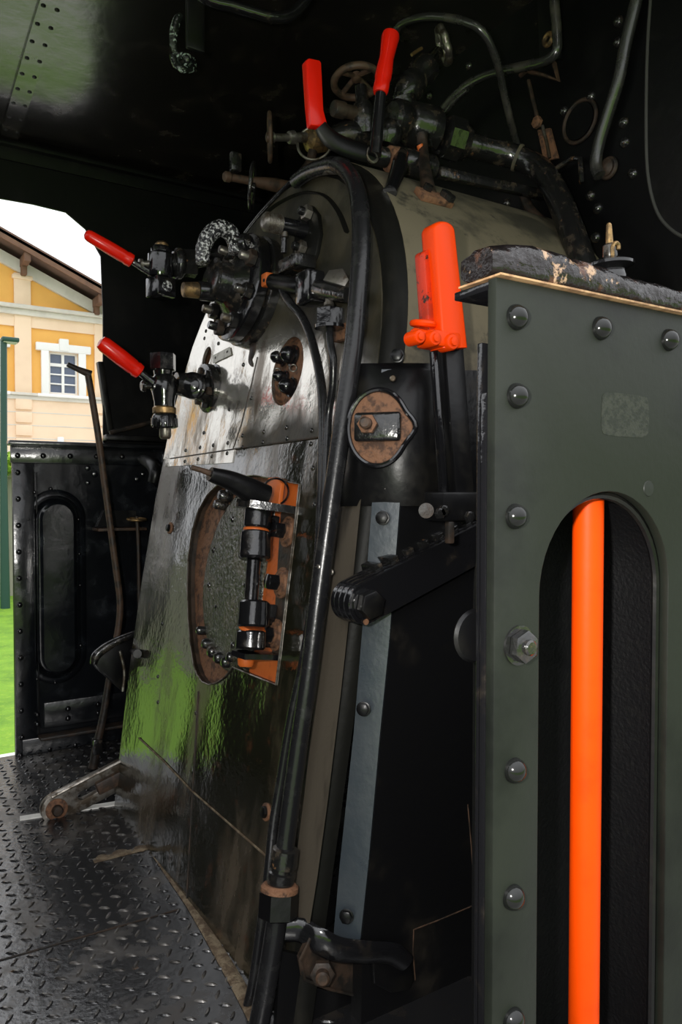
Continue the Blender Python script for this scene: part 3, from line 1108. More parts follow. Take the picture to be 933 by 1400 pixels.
# corner strip: bevelled cover down the near corner, with side jacket
def strip():
    L = [(568, 400), (522, 505), (515, 600), (508, 700), (494, 880), (484, 1000), (465, 1180), (456, 1282)]
    R = [(590, 400), (566, 505), (553, 600), (546, 700), (532, 880), (520, 1000), (504, 1180), (493, 1284)]
    Lp = [A(px, py, 'Y', 1.036) for px, py in L]
    Rp = [A(px, py, 'Y', .998) for px, py in R]
    mb = MB()
    rings = []
    for a, b2 in zip(Lp, Rp):
        n = (b2 - a).cross(V((0, 0, 1))).normalized()
        if n.x > 0: n = -n
        rings.append([a + n * .0, a * .5 + b2 * .5 + n * .001, b2 + n * .0, b2 - n * .006, a - n * .006])
    mb.rings(list(reversed(rings[1:])))
    mb.build('corner_strip', 'strip', BOIL, smooth=20)
    # bolts and screws on the strip
    for px, py, kind in [(544, 487, 'B'), (524, 708, 'B'), (498, 968, 'B'), (475, 1250, 'B'), (538, 518, 'S'), (531, 668, 'S')]:
        pa = A(px, py, 'Y', 1.016)
        stud(BLACKBOLT if kind == 'B' else SCREW, BOIL, pa + V((-.004, -.004, 0)), V((-.72, -.69, .08)))
    for px, py in [(517, 488), (494, 704), (469, 962), (441, 1237), (453, 782), (435, 775)]:
        p = A(px, py, 'Y', 1.07)
        stud(SCREW, BOIL, p, V((-.95, -.3, .1)))
    # side jacket behind the strip
    mb = MB()
    top = V((1.39, .998, 1.18))
    P = [Rp[i] for i in range(1, 8)]
    pts = [p + V((.004, 0, 0)) for p in P] + [V((P[-1].x, .998, -.1)), V((1.39, .998, -.1)), V((1.39, .998, 1.12))]
    face = [mb.bm.verts.new(p) for p in pts]
    mb.bm.faces.new(face)
    back = [mb.bm.verts.new(p + V((.0, .03, 0))) for p in pts]
    mb.bm.faces.new(list(reversed(back)))
    for i in range(len(pts)):
        j = (i + 1) % len(pts)
        mb.bm.faces.new((face[i], back[i], back[j], face[j]))
    mb.build('side_jacket', 'jacket', BOIL)
    # bent lagging seams on the jacket
    for q in ([(566, 1271), (600, 1258), (650, 1237)], [(566, 1271), (565, 1300), (568, 1340)], [(640, 1100), (645, 1160), (650, 1236)]):
        MB().tube([A(px, py, 'Y', .996) for px, py in q], .0012, 6, smooth=False).build('jacket_seam', 'rustrod', BOIL)
strip()

# ================================================================== OUTSIDE
struct(MB().box((8, 22, -1.05), (160, 130, .1)).build('ground_lawn', 'grass'))
struct(MB().box((8, 4.25, -1.03), (140, 2.9, .1)).build('ground_platform', 'platform'))
struct(MB().box((8, -1.5, -1.03), (140, 3.6, .1)).build('ground_trackside', 'paving'))
struct(MB().box((8, 32.0, -1.03), (140, 32.0, .1)).build('ground_bounce_forecourt', 'platform'))  # unseen pale paving, added to cut the lawn's green bounce on the building
# garden wall and hedge on it
gw = A(10, 815, 'Z', -1.0)
wy = gw.y
mb = MB()
wtop = A(5, 652, 'Y', wy).z
mb.box((6, wy + .12, (wtop - 1) / 2), (60, .24, wtop + 1))
mb.box((6, wy + .12, wtop + .03), (60, .32, .08), bev=.02)
for i in range(-6, 12):
    mb.box((i * 3.0 + 1.9, wy, (wtop - 1) / 2), (.3, .36, wtop + 1), bev=.02)
gwall = mb.build('garden_wall', 'gardenwall')
tag(gwall, 'weathered pale concrete wall at the back of the lawn', 'wall', kind='structure')
hd = MB()
rnd = random.Random(4)
for i in range(7000):
    x = rnd.uniform(-.5, 4.5)
    y = wy + .1 + rnd.gauss(0, .26)
    hh = .42 + .12 * noise.noise(V((x * 1.3, 0, 0)))
    z = wtop + .02 + rnd.random() ** .7 * hh
    s = rnd.uniform(.04, .08)
    q = Quaternion(V((rnd.gauss(0, 1), rnd.gauss(0, 1), rnd.gauss(0, 1))).normalized(), rnd.uniform(0, 6))
    c = V((x, y, z))
    vs = [hd.bm.verts.new(c + q @ V(p)) for p in ((-s, 0, 0), (0, -s * .5, 0), (s, 0, .0), (0, s * .5, 0.01))]
    hd.bm.faces.new(vs)
ho = hd.build('hedge', 'hedge')
tag(ho, 'bright green clipped hedge along the top of the concrete wall', 'hedge')


def building():
    Y0 = 26.0
    root = thing('station_building', 'cream and ochre gabled station building beyond the lawn', 'building', (2.3, Y0 + 5, -1))
    P = lambda px, py, d=0.0: A(px, py, 'Y', Y0 + d)
    ra_, rb2 = P(0, 342), P(140, 420)
    slope = (rb2.z - ra_.z) / (rb2.x - ra_.x)
    xr = 8.3; xc = 1.4; xl = 2 * xc - xr
    zr = lambda x: ra_.z + slope * ((x if x >= xc else 2 * xc - x) - ra_.x)
    M = Matrix(((1, 0, 0), (0, 0, -1), (0, 1, 0))).to_4x4(); M.translation = V((0, Y0, 0))
    # windows: the seen one and its twins, one per bay
    wa, wb = P(66, 480), P(107, 541)
    bays = []
    w_ = wb.x - wa.x
    pil = P(31, 480).x
    xcw = (wa.x + wb.x) / 2
    step = 2 * (xcw - pil)
    cents = [xcw, xcw - step]
    holes = [[(c - w_ / 2, wb.z), (c + w_ / 2, wb.z), (c + w_ / 2, wa.z), (c - w_ / 2, wa.z)] for c in cents]
    MB().prism([(xl, -1), (xr, -1), (xr, zr(xr)), (xc, zr(xc)), (xl, zr(xl))], M, .3, holes=holes).build('wall', 'yellow', root)
    # lower storey facing
    zc2 = P(75, 543).z; zc1 = P(75, 430).z
    mb = MB()
    mb.box(((xl + xr) / 2, Y0 - .03, (zc2 - 1) / 2), (xr - xl, .06, zc2 + 1))
    k = 0
    z = zc2 - .35
    mb.build('lower_storey', 'cream', root)
    mb = MB()
    z = zc2 - .55
    while z > -.8:
        mb.box(((xl + xr) / 2, Y0 - .062, z), (xr - xl, .012, .03))
        z -= .42
    mb.build('banding', 'stone', root)
    # upper frieze below the gable cornice
    mb = MB()
    za, zb_ = P(75, 437).z, P(75, 452).z
    mb.box(((xl + xr) / 2, Y0 - .03, (za + zb_) / 2), (xr - xl, .06, za - zb_))
    mb.build('frieze', 'cream', root)
    # cornices
    for (p1, p2, d) in [(424, 437, .30), (540, 549, .20)]:
        a, b2 = P(75, p1).z, P(75, p2).z
        mb = MB()
        mb.box(((xl + xr) / 2, Y0 - d / 2, a - (a - b2) * .2), (xr - xl, d, (a - b2) * .4), bev=.02)
        mb.box(((xl + xr) / 2, Y0 - d * .3, a - (a - b2) * .7), (xr - xl, d * .6, (a - b2) * .6), bev=.02)
        mb.build('cornice', 'stone', root)
    # pilasters
    def pilaster(x0, x1, z0, z1, quoin=False):
        mb = MB()
        mb.box(((x0 + x1) / 2, Y0 - .05, (z0 + z1) / 2), (x1 - x0, .10, z1 - z0), bev=.015)
        if not quoin:
            mb.box(((x0 + x1) / 2, Y0 - .07, z1 - .12), (x1 - x0 + .12, .16, .14), bev=.03)
        mb.build('pilaster', 'cream', root)
    px0, px1 = P(20, 480).x, P(43, 480).x
    for s in (0, 2):
        c = pil + s * step / 2
        h = (px1 - px0) / 2
        pilaster(c - h, c + h, zc2, zc1, True)
        pilaster(c - h, c + h, zc1 + .1, min(P(31, 375).z, zr(c + h) - .25))
        mb = MB()
        z = zc2 - .1
        while z > -.7:
            mb.box((c, Y0 - .08, z - .2), (h * 2, .1, .34), bev=.03)
            z -= .42
        mb.build('quoin', 'cream', root)
    pilaster(pil - step - (px1 - px0) / 2, pil - step + (px1 - px0) / 2, zc2, zc1, True)
    # windows
    for c in cents:
        fr = MB()
        x0, x1, z0, z1 = c - w_ / 2, c + w_ / 2, wb.z, wa.z
        # stucco surround
        sw = .24
        fr.box((x0 - sw / 2, Y0 - .06, (z0 + z1) / 2), (sw, .14, z1 - z0 + .1), bev=.02)
        fr.box((x1 + sw / 2, Y0 - .06, (z0 + z1) / 2), (sw, .14, z1 - z0 + .1), bev=.02)
        fr.box((c, Y0 - .07, z1 + .12), (w_ + .8, .16, .26), bev=.03)
        fr.box((c, Y0 - .09, z1 + .22), (.3, .2, .4), bev=.03)
        fr.box((c, Y0 - .10, z0 - .07), (w_ + .75, .24, .10), bev=.02)
        wo = fr.build('window_surround', 'winwhite', root)
        b = MB()
        t = .07
        for xx in (x0 + t / 2, c, x1 - t / 2):
            b.box((xx, Y0 + .10, (z0 + z1) / 2), (t * (1 if xx != c else 1.2), .08, z1 - z0))
        zt_ = z1 - (z1 - z0) * .30
        for zz, hh in ((z0 + t / 2, t), (z1 - t / 2, t), (zt_, .10), (z0 + (zt_ - z0) * .36, .045), (z0 + (zt_ - z0) * .68, .045)):
            b.box((c, Y0 + .10, zz), (w_, .07, hh))
        b.build('window_frame', 'winwhite', wo)
        MB().box((c, Y0 + .15, (z0 + z1) / 2), (w_, .02, z1 - z0)).build('window_glass', 'glass', wo)
    # arched window head in the lower storey
    ac = P(82, 618)
    mb = MB()
    mb.torus((ac.x, Y0 - .08, ac.z - .45), (0, 1, 0), .62, .10, arc=(0, PI), seg=24, flat=(1, 1))
    mb.box((ac.x, Y0 - .1, ac.z + .28), (.2, .16, .42), bev=.03)
    mb.build('arch_moulding', 'winwhite', root)
    MB().lathe([(.60, -.02), (.60, 0)], (ac.x, Y0 - .055, ac.z - .45), (0, -1, 0), 36).build('arched_window', 'glass', root)
    # roof with overhang and barge board
    for sgn in (1, -1):
        xe = xr + .9 if sgn > 0 else xl - .9
        a = V((xc, 0, zr(xc) + .22)); e = V((xe, 0, zr(xc) + slope * abs(xe - xc) + .22))
        mb = MB()
        prof = [a, e, e + V((0, 0, .16)), a + V((0, 0, .16))]
        mb.rings([[p + V((0, Y0 - 1.0, 0)) for p in prof], [p + V((0, Y0 + 12, 0)) for p in prof]])
        mb.build('roof_slope', 'roof', root)
        mb = MB()
        prof = [a - V((0, 0, .16)), e - V((0, 0, .16)), e + V((0, 0, .10)), a + V((0, 0, .10))]
        mb.rings([[p + V((0, Y0 - 1.0, 0)) for p in prof], [p + V((0, Y0 - .94, 0)) for p in prof]])
        mb.build('barge_board', 'eave', root)
        # raking stucco moulding under the roof
        mb = MB()
        prof = [a - V((0, 0, .62)), e - V((sgn * .9, 0, .62 + slope * .9)), e - V((sgn * .9, 0, .22 + slope * .9)), a - V((0, 0, .22))]
        mb.rings([[p + V((0, Y0 - .14, 0)) for p in prof], [p + V((0, Y0 + .0, 0)) for p in prof]])
        mb.build('raking_moulding', 'stone', root)
        # purlin ends carrying the overhang
        for px in (31, 129):
            x = P(px, 400).x
            x = x if sgn > 0 else 2 * xc - x
            mb = MB()
            mb.box((x, Y0 - .45, zr(x) - .06), (.2, 1.0, .28), bev=.02)
            mb.box((x, Y0 - .2, zr(x) - .32), (.16, .4, .3), bev=.03)
            mb.build('purlin', 'eave', root)
    MB().box(((xl + xr) / 2, Y0 + 6.2, zr(xr) / 2 - .5), (xr - xl - .02, 11.6, zr(xr) + 1.0)).build('side_walls', 'yellow', root)


building()
# lamp post
lb = A(5, 650, 'Y', 13.0)
lt = A(5, 466, 'Y', 13.0)
lp_ = thing('street_lamp', 'dark green lamp post with a flat lantern, in front of the station building', 'lamp', (lb.x, 13.0, -1))
MB().tube([V((lb.x, 13, -1)), V((lb.x, 13, 1)), V((lt.x, 13, lt.z))], [.075, .055, .05], 14, smooth=False).build('post', 'lamp', lp_)
MB().box(V((lt.x + .09, 13, lt.z + .02)), (.26, .22, .07), bev=.02).build('lantern', 'lamp', lp_)
MB().box(V((lt.x + .09, 13, lt.z - .02)), (.2, .16, .02)).build('lens', 'white', lp_)

# ================================================================== LIGHT
wld = bpy.data.worlds.new('overcast')
SC.world = wld
wld.use_nodes = True
nt = wld.node_tree
bg = nt.nodes['Background']
tc = nt.nodes.new('ShaderNodeTexCoord')
sx = nt.nodes.new('ShaderNodeSeparateXYZ')
nt.links.new(tc.outputs['Generated'], sx.inputs[0])
mr = nt.nodes.new('ShaderNodeMapRange')
mr.inputs['From Min'].default_value = -.05
mr.inputs['From Max'].default_value = 1.0
mr.inputs['To Min'].default_value = 0.0
mr.inputs['To Max'].default_value = 1.0
nt.links.new(sx.outputs['Z'], mr.inputs['Value'])
nz = nt.nodes.new('ShaderNodeTexNoise')
nz.inputs['Scale'].default_value = 2.2
nz.inputs['Detail'].default_value = 4
nt.links.new(tc.outputs['Generated'], nz.inputs['Vector'])
cr = nt.nodes.new('ShaderNodeValToRGB')
cr.color_ramp.elements[0].position = 0.0
cr.color_ramp.elements[0].color = (.92, .93, .95, 1)
cr.color_ramp.elements[1].position = 1.0
cr.color_ramp.elements[1].color = (2.7, 2.75, 2.85, 1)
nt.links.new(mr.outputs[0], cr.inputs[0])
mxn = nt.nodes.new('ShaderNodeMix')
mxn.data_type = 'RGBA'
mxn.blend_type = 'MULTIPLY'
mxn.inputs[0].default_value = .12
nt.links.new(cr.outputs[0], mxn.inputs[6])
nt.links.new(nz.outputs['Fac'], mxn.inputs[7])
nt.links.new(mxn.outputs[2], bg.inputs['Color'])
bg.inputs['Strength'].default_value = 1.0

# the photographer's flash, left of and above the lens
fl = bpy.data.lights.new('camera_flash', 'SPOT')
fl.energy = 44.0
fl.spot_size = math.radians(105)
fl.spot_blend = .6
fl.shadow_soft_size = .018
fl.color = (1.0, .97, .92)
fo = bpy.data.objects.new('camera_flash', fl)
COL.objects.link(fo)
RIGHT = RC @ V((1, 0, 0)); UP = RC @ V((0, 1, 0))
fo.location = EYE - RIGHT * .10 + UP * .05 + FWD * .0
fo.rotation_euler = cam.rotation_euler

SC.view_settings.view_transform = 'Standard'
SC.view_settings.look = 'None'
SC.view_settings.exposure = 0.0
SC.view_settings.gamma = 1.0
SC.view_settings.use_curve_mapping = False
# ================================================================== FIRE DOOR
def fire_door():
    c = A(325, 790, 'B', .0)
    y0, s0 = bh_uv(c)
    root = thing('fire_door', 'round cast fire door on a heavy vertical hinge in the boiler backhead', 'door', BP(y0, s0 - .2, 0))
    R = .203
    ycut = bh_uv(A(356, 790, 'B', 0))[0]
    pts = []
    for k in range(72):
        t = 2 * PI * k / 72
        yy = y0 + R * math.cos(t)
        ss = s0 + R * math.sin(t)
        pts.append((max(yy, ycut), ss))
    cen = (max(y0, ycut + .06), s0)
    mb = MB()
    def lay(k, off):
        return [BP(cen[0] + (p[0] - cen[0]) * k, cen[1] + (p[1] - cen[1]) * k, off) for p in pts]
    mb.rings([lay(1.0, -.0185), lay(1.0, -.010), lay(.985, -.006), lay(.93, -.002), lay(.7, .006), lay(.4, .010), lay(.12, .011)])
    mb.build('door_plate', 'door', root, smooth=60)
    # bolts and clamp lugs on the door
    for px, py in [(292, 752), (296, 830), (322, 750), (336, 800), (286, 800), (330, 848), (318, 710), (318, 882)]:
        p = A(px, py, 'B', .006)
        stud(SMALLRIVET, root, p, BN, name='door_stud', scale=1.3)
    for px, py, r in [(276, 862, 6), (284, 880, 7), (292, 891, 8), (301, 899, 8), (311, 905, 8), (318, 898, 7), (306, 678, 8), (318, 668, 8), (300, 690, 7)]:
        p = A(px, py, 'B', .0)
        MB().lathe([(PX(p, r), -.02), (PX(p, r), .008), (PX(p, r) * .7, .013), (.0001, .014)], p, BN, 14).build('clamp_stud', 'fitting', root)
    op = [(410, 663), (398, 661), (384, 657), (370, 653), (352, 690), (348, 800), (341, 920), (360, 928), (378, 935), (385, 880), (393, 810), (402, 735)]
    P = [A(px, py, 'B', -.012) for px, py in op]
    MB().poly(P, .008, n=BN).build('hinge_plate', 'orangeplate', root, label='orange painted backing plate')
    # dark patches behind the hinge bolts on the plate
    P = [A(px, py, 'B', -.010) for px, py in [(404, 702), (396, 780), (390, 845), (383, 895), (372, 893), (378, 800), (384, 702)]]
    MB().poly(P, .003, n=BN).build('wear_plate', 'rustdark', root)
    H = .050
    def cyl(a, b2, ra, rb, name, mat='black', parent=root, n=28, ch=.004):
        pa, pb = A(*a, 'B', H), A(*b2, 'B', H)
        ax = (pb - pa)
        L = ax.length
        r0, r1 = PX(pa, ra), PX(pb, rb)
        return MB().lathe([(r0 - ch, 0), (r0, ch), (r1, L - ch), (r1 - ch, L)], pa, ax, n).build(name, mat, parent)
    cyl((353, 696), (351, 723), 19, 19, 'hinge_knuckle')
    cyl((350, 727), (348, 765), 21, 22, 'hinge_knuckle')
    cyl((347, 764), (343, 824), 9.5, 9.5, 'hinge_pin')
    cyl((348, 822), (346, 858), 21.5, 22, 'hinge_knuckle')
    cyl((344, 862), (342, 888), 21, 21, 'hinge_knuckle')
    cyl((351, 721), (350, 729), 18, 18, 'hinge_washer', 'orangeplate')
    cyl((346, 856), (344, 863), 19, 19, 'hinge_washer', 'orangeplate')
    cyl((337, 898), (336, 912), 12, 11, 'pin_end', 'orangeplate')
    cyl((340, 892), (339, 899), 19, 17, 'pin_collar', 'orangeplate')
    # webs joining the knuckles to the plate
    def web(px, pa, pb, w=.016):
        a = A(px, pa, 'B', .0); b2 = A(px - 3, pb, 'B', .0)
        m = (a + b2) / 2
        R = Matrix((V((0, 1, 0)), BT, V((0, 1, 0)).cross(BT))).transposed()
        MB().box(m + BN * .016, (w, (a - b2).length, .05), R, bev=.003).build('hinge_web', 'black', root)
    web(376, 705, 722); web(372, 826, 856); web(369, 862, 885)
    # upper and lower bracket plates, standing out from the backhead
    def plate(p0, p1, z_th, d0, d1, mat='fitting'):
        a, b2 = A(*p0, 'B', d0), A(*p1, 'B', d1)
        pts = [A(*p0, 'B', -.01), A(p0[0] + 0, p0[1], 'B', -.01)]
        return a, b2
    p = A(404, 704, 'B', -.008)
    q = A(330, 690, 'B', .060)
    # outline in the horizontal sense (y, off) at one height
    s1 = bh_uv(A(352, 696, 'B', H))[1]
    yb = bh_uv(A(404, 704, 'B', 0))[0]
    yp = bh_uv(A(352, 700, 'B', H))[0]
    out = [(yb, -.012), (yb, .016), (yp - .028, .082), (yp + .012, .092), (yp + .045, .075), (yp + .062, .05), (yp + .03, .03), (yp + .02, -.012)]
    mb = MB()
    rings = [[BP(y, s1 - .001, o) for y, o in out], [BP(y, s1 + .014, o) for y, o in out]]
    mb.rings(rings)
    # two raised horns at its tip
    for dy in (.048, .020):
        mb.box(BP(yp + dy, s1 + .018, .062), (.010, .018, .016), bev=.003)
    mb.build('upper_bracket', 'fitting', root)
    s2 = bh_uv(A(342, 892, 'B', H))[1]
    yb2 = bh_uv(A(380, 898, 'B', 0))[0]
    yp2 = bh_uv(A(342, 892, 'B', H))[0]
    out = [(yb2, -.012), (yb2, .012), (yp2 - .030, .075), (yp2 + .01, .083), (yp2 + .034, .06), (yp2 + .03, .02), (yp2 + .02, -.012)]
    mb = MB()
    mb.rings([[BP(y, s2 - .009, o) for y, o in out], [BP(y, s2 + .001, o) for y, o in out]])
    mb.build('lower_bracket', 'black', root)
    # three hinge bolts with washers
    for px, py in [(391, 727), (383, 797), (375, 868)]:
        p = A(px + 3, py, 'B', -.01)
        w = MB()
        w.lathe([(.031, 0), (.031, .003), (.026, .004), (.024, .008), (.018, .009), (.018, .013)], p, BN, 26)
        wo = w.build('bolt_washer', 'rust', root)
        MB().hexa(p + BN * .012, BN, .0165, .022).build('bolt_head', 'black', wo)
    # orange lug with loop, pin head and staple
    a = [A(px, py, 'B', .012) for px, py in [(366, 653), (378, 652), (384, 660), (380, 694), (364, 694)]]
    MB().poly(a, .010, n=BN, bev=.002).build('latch_lug', 'orangeplate', root)
    MB().torus(A(377, 672, 'B', .018), V((-.6, -.8, .0)), .026, .0022, 36, 6).build('split_ring', 'black', root)
    cyl((354, 694), (355, 680), 9, 8.5, 'pin_head', 'steel')
    st = [A(px, py, 'B', .05) for px, py in [(341, 690), (340, 670), (345, 660), (351, 662), (355, 672), (356, 684)]]
    MB().tube(st, .0055, 10).build('staple', 'black', root)
    # latch grip: thick black club pointing back at the crew
    base = A(362, 678, 'B', .045)
    yl = base.y
    g = [A(px, py, 'Y', yl) for px, py in [(362, 680), (340, 669), (315, 657), (296, 651), (287, 648)]]
    MB().tube(g, [.026, .024, .019, .0155, .0135], 18, sub=5).build('latch_handle', 'satin', root)
    t = [A(px, py, 'Y', yl) for px, py in [(290, 648), (276, 643), (262, 639)]]
    MB().tube(t, [.0062, .0052, .0048], 10, smooth=False).build('handle_tip', 'rustrod', root)
    return root


fire_door()

# ================================================================== FITTINGS ON THE BACKHEAD
def single(mb, name, mat, label, cat, group=None, smooth=40):
    return tag(mb.build(name, mat, smooth=smooth), label, cat, group)


# pair of domed caps in the peep opening
p = A(395, 510, 'B', -.03)
root = thing('try_cock', 'pair of black domed cap nuts inside the round rusty opening', 'cock', p)
for px, py, r in [(384, 491, 9), (398, 487, 12), (387, 517, 8), (396, 530, 11)]:
    q = A(px + 4, py, 'B', -.017); rr = PX(q, r)
    MB().lathe([(rr * 1.25, 0), (rr * 1.25, .005), (rr, .006), (rr, .016), (rr * .88, .023), (rr * .5, .030), (.0001, .032)], q, BN, 22).build('domed_cap', 'black', root)
for px, py in [(379, 508), (401, 503)]:
    MB().torus(A(px, py, 'B', .0), V((-.5, -.85, .2)), .0075, .0015, 20, 6).build('wire_loop', 'steel', root)

# white bent tag by the small hole
mb = MB()
P0 = [A(px, py, 'B', .006) for px, py in [(291, 497), (291, 486), (314, 474), (316, 485)]]
mb.poly(P0, .0015, n=BN)
o = single(mb, 'tag_plate', 'white', 'small white metal tag screwed on beside the small round hole', 'tag')
for px, py in [(295, 489), (311, 481)]:
    p = A(px, py, 'B', .006)
    stud(SMALLRIVET, o, p, BN, name='tag_rivet', scale=.7)

# ---- lower water gauge cock
Yv = 1.82
root = thing('gauge_cock', 'black gauge cock with a red lever grip, below the hooked elbow, by the lower flange', 'cock', A(225, 560, 'Y', Yv), 'gauge cocks on the backhead')
MB().lp([(312, 533, 27), (300, 532, 34), (293, 532, 34), (292, 532, 32)], 'Y', Yv).build('flange', 'fitting', root)
MB().lp([(290, 531, 31), (289, 531, 33), (280, 531, 33), (279, 531, 31)], 'Y', Yv).build('flange', 'fitting', root)
for a in range(6):
    t = a * PI / 3 + .3
    c = A(282, 531, 'Y', Yv) + V((-.003, .044 * math.cos(t), .044 * math.sin(t)))
    MB().hexa(c, (-1, 0, .1), .011, .013).build('flange_nut', 'rustdark' if a % 2 else 'fitting', root)
MB().lp([(284, 531, 20), (268, 528, 18), (240, 524, 15)], 'Y', Yv).build('neck', 'fitting', root)
q = A(264, 527, 'Y', Yv - .03)
MB().lathe([(.032, 0), (.034, .004), (.034, .018), (.028, .024), (.020, .025), (.020, .034), (.014, .037), (.0001, .038)], q + V((0.01, .02, 0)), V((-.55, -.83, .05)), 24).build('gland_nut', 'black', root)
MB().lp([(224, 512, 12), (224, 518, 17), (224, 535, 17), (224, 550, 14), (225, 560, 14)], 'Y', Yv).build('body', 'black', root)
mb = MB(); a = A(223, 507, 'Y', Yv); mb.hexa(a, (0, 0, 1), PX(a, 18), PX(a, 24)); mb.lathe([(PX(a, 12), -.012), (PX(a, 13), 0)], a, Z1)
mb.build('top_nut', 'black', root)
MB().lp([(225, 556, 14), (225, 558, 16), (225, 565, 16), (225, 567, 13)], 'Y', Yv).build('collar', 'brass', root, label='brass collar')
mb = MB()
mb.lp([(225, 566, 15), (225, 569, 17), (226, 584, 17), (226, 586, 14)], 'Y', Yv)
a = A(225, 578, 'Y', Yv)
for k in range(14):
    t = 2 * PI * k / 14
    mb.box(a + V((math.cos(t) * PX(a, 16.5), math.sin(t) * PX(a, 16.5), 0)), (.006, .006, .022), Matrix.Rotation(t, 3, 'Z'), bev=.001)
mb.build('knurled_nut', 'black', root)
MB().lp([(226, 586, 8), (226, 597, 8), (226, 600, 6)], 'Y', Yv).build('drain_end', 'steel', root)
MB().lp([(193, 528, 6), (195, 528, 8), (198, 528, 8), (199, 528, 3.5), (207, 528, 3.5), (208, 528, 8), (214, 528, 10)], 'Y', Yv).build('side_spindle', 'fitting', root)
st = MB().lp([(214, 527, 8), (206, 520, 6), (188, 506, 5)], 'Y', Yv).build('lever', 'black', root)
MB().lp([(193, 510, 5), (191, 509, 10), (186, 505, 11), (183, 503, 10), (181, 501, 11), (165, 488, 11.5), (143, 471, 11), (138, 467, 9), (136, 466, 3)], 'Y', Yv).build('lever_grip', 'red', st, label='red lever grip')

# ---- upper gauge cock
Yu = 1.75
root = thing('gauge_cock', 'black gauge cock with a red lever grip and white spot, beside the hooked elbow', 'cock', A(220, 400, 'Y', Yu), 'gauge cocks on the backhead')
MB().lp([(221, 331, 6), (221, 334, 9), (221, 338, 9)], 'Y', Yu).build('cap', 'brass', root, label='brass cap screw')
MB().lp([(221, 338, 12), (221, 341, 14), (221, 346, 14), (220, 350, 18), (219, 374, 18), (219, 380, 16)], 'Y', Yu).build('body', 'black', root)
a = A(220, 394, 'Y', Yu)
RB = Matrix.Rotation(.25, 3, 'Z')
MB().box(a, (PX(a, 30), PX(a, 30), PX(a, 27)), RB, bev=.004).build('square_block', 'black', root)
mb = MB(); f = a + RB @ V((0, -PX(a, 15.3), 0))
mb.lathe([(.0135, -.001), (.0125, .002), (.008, .003), (.0001, .0015)], f, RB @ V((0, -1, 0)), 22)
mb.build('block_plug', 'sparkle_enamel', root, label='white flecked plug')
c = A(243, 361, 'Y', Yu)
MB().torus(c, (1, 0, 0), .026, .013, 30, 12).build('gland_ring', 'fitting', root)
MB().hexa(A(249, 360, 'Y', Yu), (1, -.2, .05), .034, .035).build('gland_nut', 'fitting', root)
MB().lp([(225, 362, 13), (250, 361, 13), (276, 354, 11), (300, 350, 11)], 'Y', Yu).build('neck', 'fitting', root)
MB().lp([(190, 361, 4), (191, 361, 7), (195, 361, 7), (196, 361, 4), (206, 361, 5)], 'Y', Yu).build('side_spindle', 'steel', root)
st = MB().lp([(208, 374, 5), (196, 366, 5), (178, 356, 3.5)], 'Y', Yu).build('lever', 'fitting', root)
MB().lp([(182, 358, 4), (180, 357, 9), (174, 354, 9.5), (171, 352, 8.5), (168, 350, 9), (150, 340, 9), (122, 323, 8), (118, 321, 6.5), (116, 319, 3)], 'Y', Yu).build('lever_grip', 'red', st, label='red lever grip')

# ---- elbow with reflection sparkles painted on
mb = MB()
pts = [A(px, py, 'Y', 1.60) for px, py in [(277, 360), (278, 340), (286, 322), (300, 312), (314, 318), (321, 332), (322, 346)]]
mb.tube(pts, [.014, .0165, .018, .0185, .018, .016, .015], 18, flat=(1.0, 1.3))
o = tag(mb.build('elbow_pipe', 'sparkle_enamel', smooth=60), 'hooked black elbow pipe with reflection sparkles painted in white, above the big flange', 'pipe')
c = A(322, 336, 'Y', 1.61)
MB().lathe([(.019, -.018), (.022, -.014), (.022, .014), (.019, .018)], c + V((.01, -.02, 0)), (.4, -.9, 0), 22).build('elbow_end', 'fitting', o)

# ---- big double flange with its valve body
cF = A(353, 403, 'B', 0)
root = thing('flange_valve', 'large round double flange valve on the backhead with brass coloured stub', 'valve', cF - BT * .13)
MB().lathe([(.122, -.003), (.130, .003), (.130, .024), (.124, .028)], cF, BN, 48).build('flange', 'fitting', root)
MB().lathe([(.120, .031), (.126, .034), (.126, .056), (.120, .060)], cF, BN, 48).build('flange', 'black', root)
MB().lathe([(.100, .024), (.100, .034)], cF, BN, 40).build('gasket', 'rust', root)
MB().lathe([(.080, .058), (.070, .066), (.048, .085), (.044, .112), (.048, .114), (.048, .122), (.04, .126)], cF, BN, 32).build('valve_body', 'fitting', root)
for k in range(8):
    t = 2 * PI * k / 8 + .35
    c = cF + (V((0, 1, 0)) * math.cos(t) + BT * math.sin(t)) * .100 + BN * .060
    n1 = MB().hexa(c, BN, .019, .018).build('flange_nut', 'fitting' if k % 3 else 'rustdark', root)
    MB().lathe([(.010, .016), (.010, .034), (.008, .037)], c, BN, 14).build('stud_end', 'steel' if k % 2 else 'fitting', n1)
# plate and round gland in front
a = [A(px, py, 'Y', 1.66) for px, py in [(284, 392), (286, 355), (301, 355), (302, 392)]]
MB().poly(a, .014, n=(0, -1, 0), bev=.003).build('lug_plate', 'rustdark', root)
c = A(309, 399, 'Y', 1.63)
MB().lathe([(.030, -.02), (.034, -.016), (.034, .0), (.030, .004), (.018, .006), (.018, .012)], c, V((-.75, -.65, .05)), 28).build('gland', 'brass', root, label='brass gland')
Ys = 1.62
MB().lp([(250, 396, 7), (251, 396, 10), (270, 397, 11), (272, 397, 9)], 'Y', Ys).build('stub_end', 'brass', root, label='brass stub end')
MB().lp([(271, 397, 12), (274, 397, 13), (292, 400, 13), (294, 400, 8), (330, 404, 8)], 'Y', Ys).build('stub_pipe', 'black', root)
c = A(328, 360, 'Y', 1.66)
MB().torus(c, V((-.8, -.6, .1)), .036, .012, 30, 10).build('pipe_ring', 'rustdark', root)
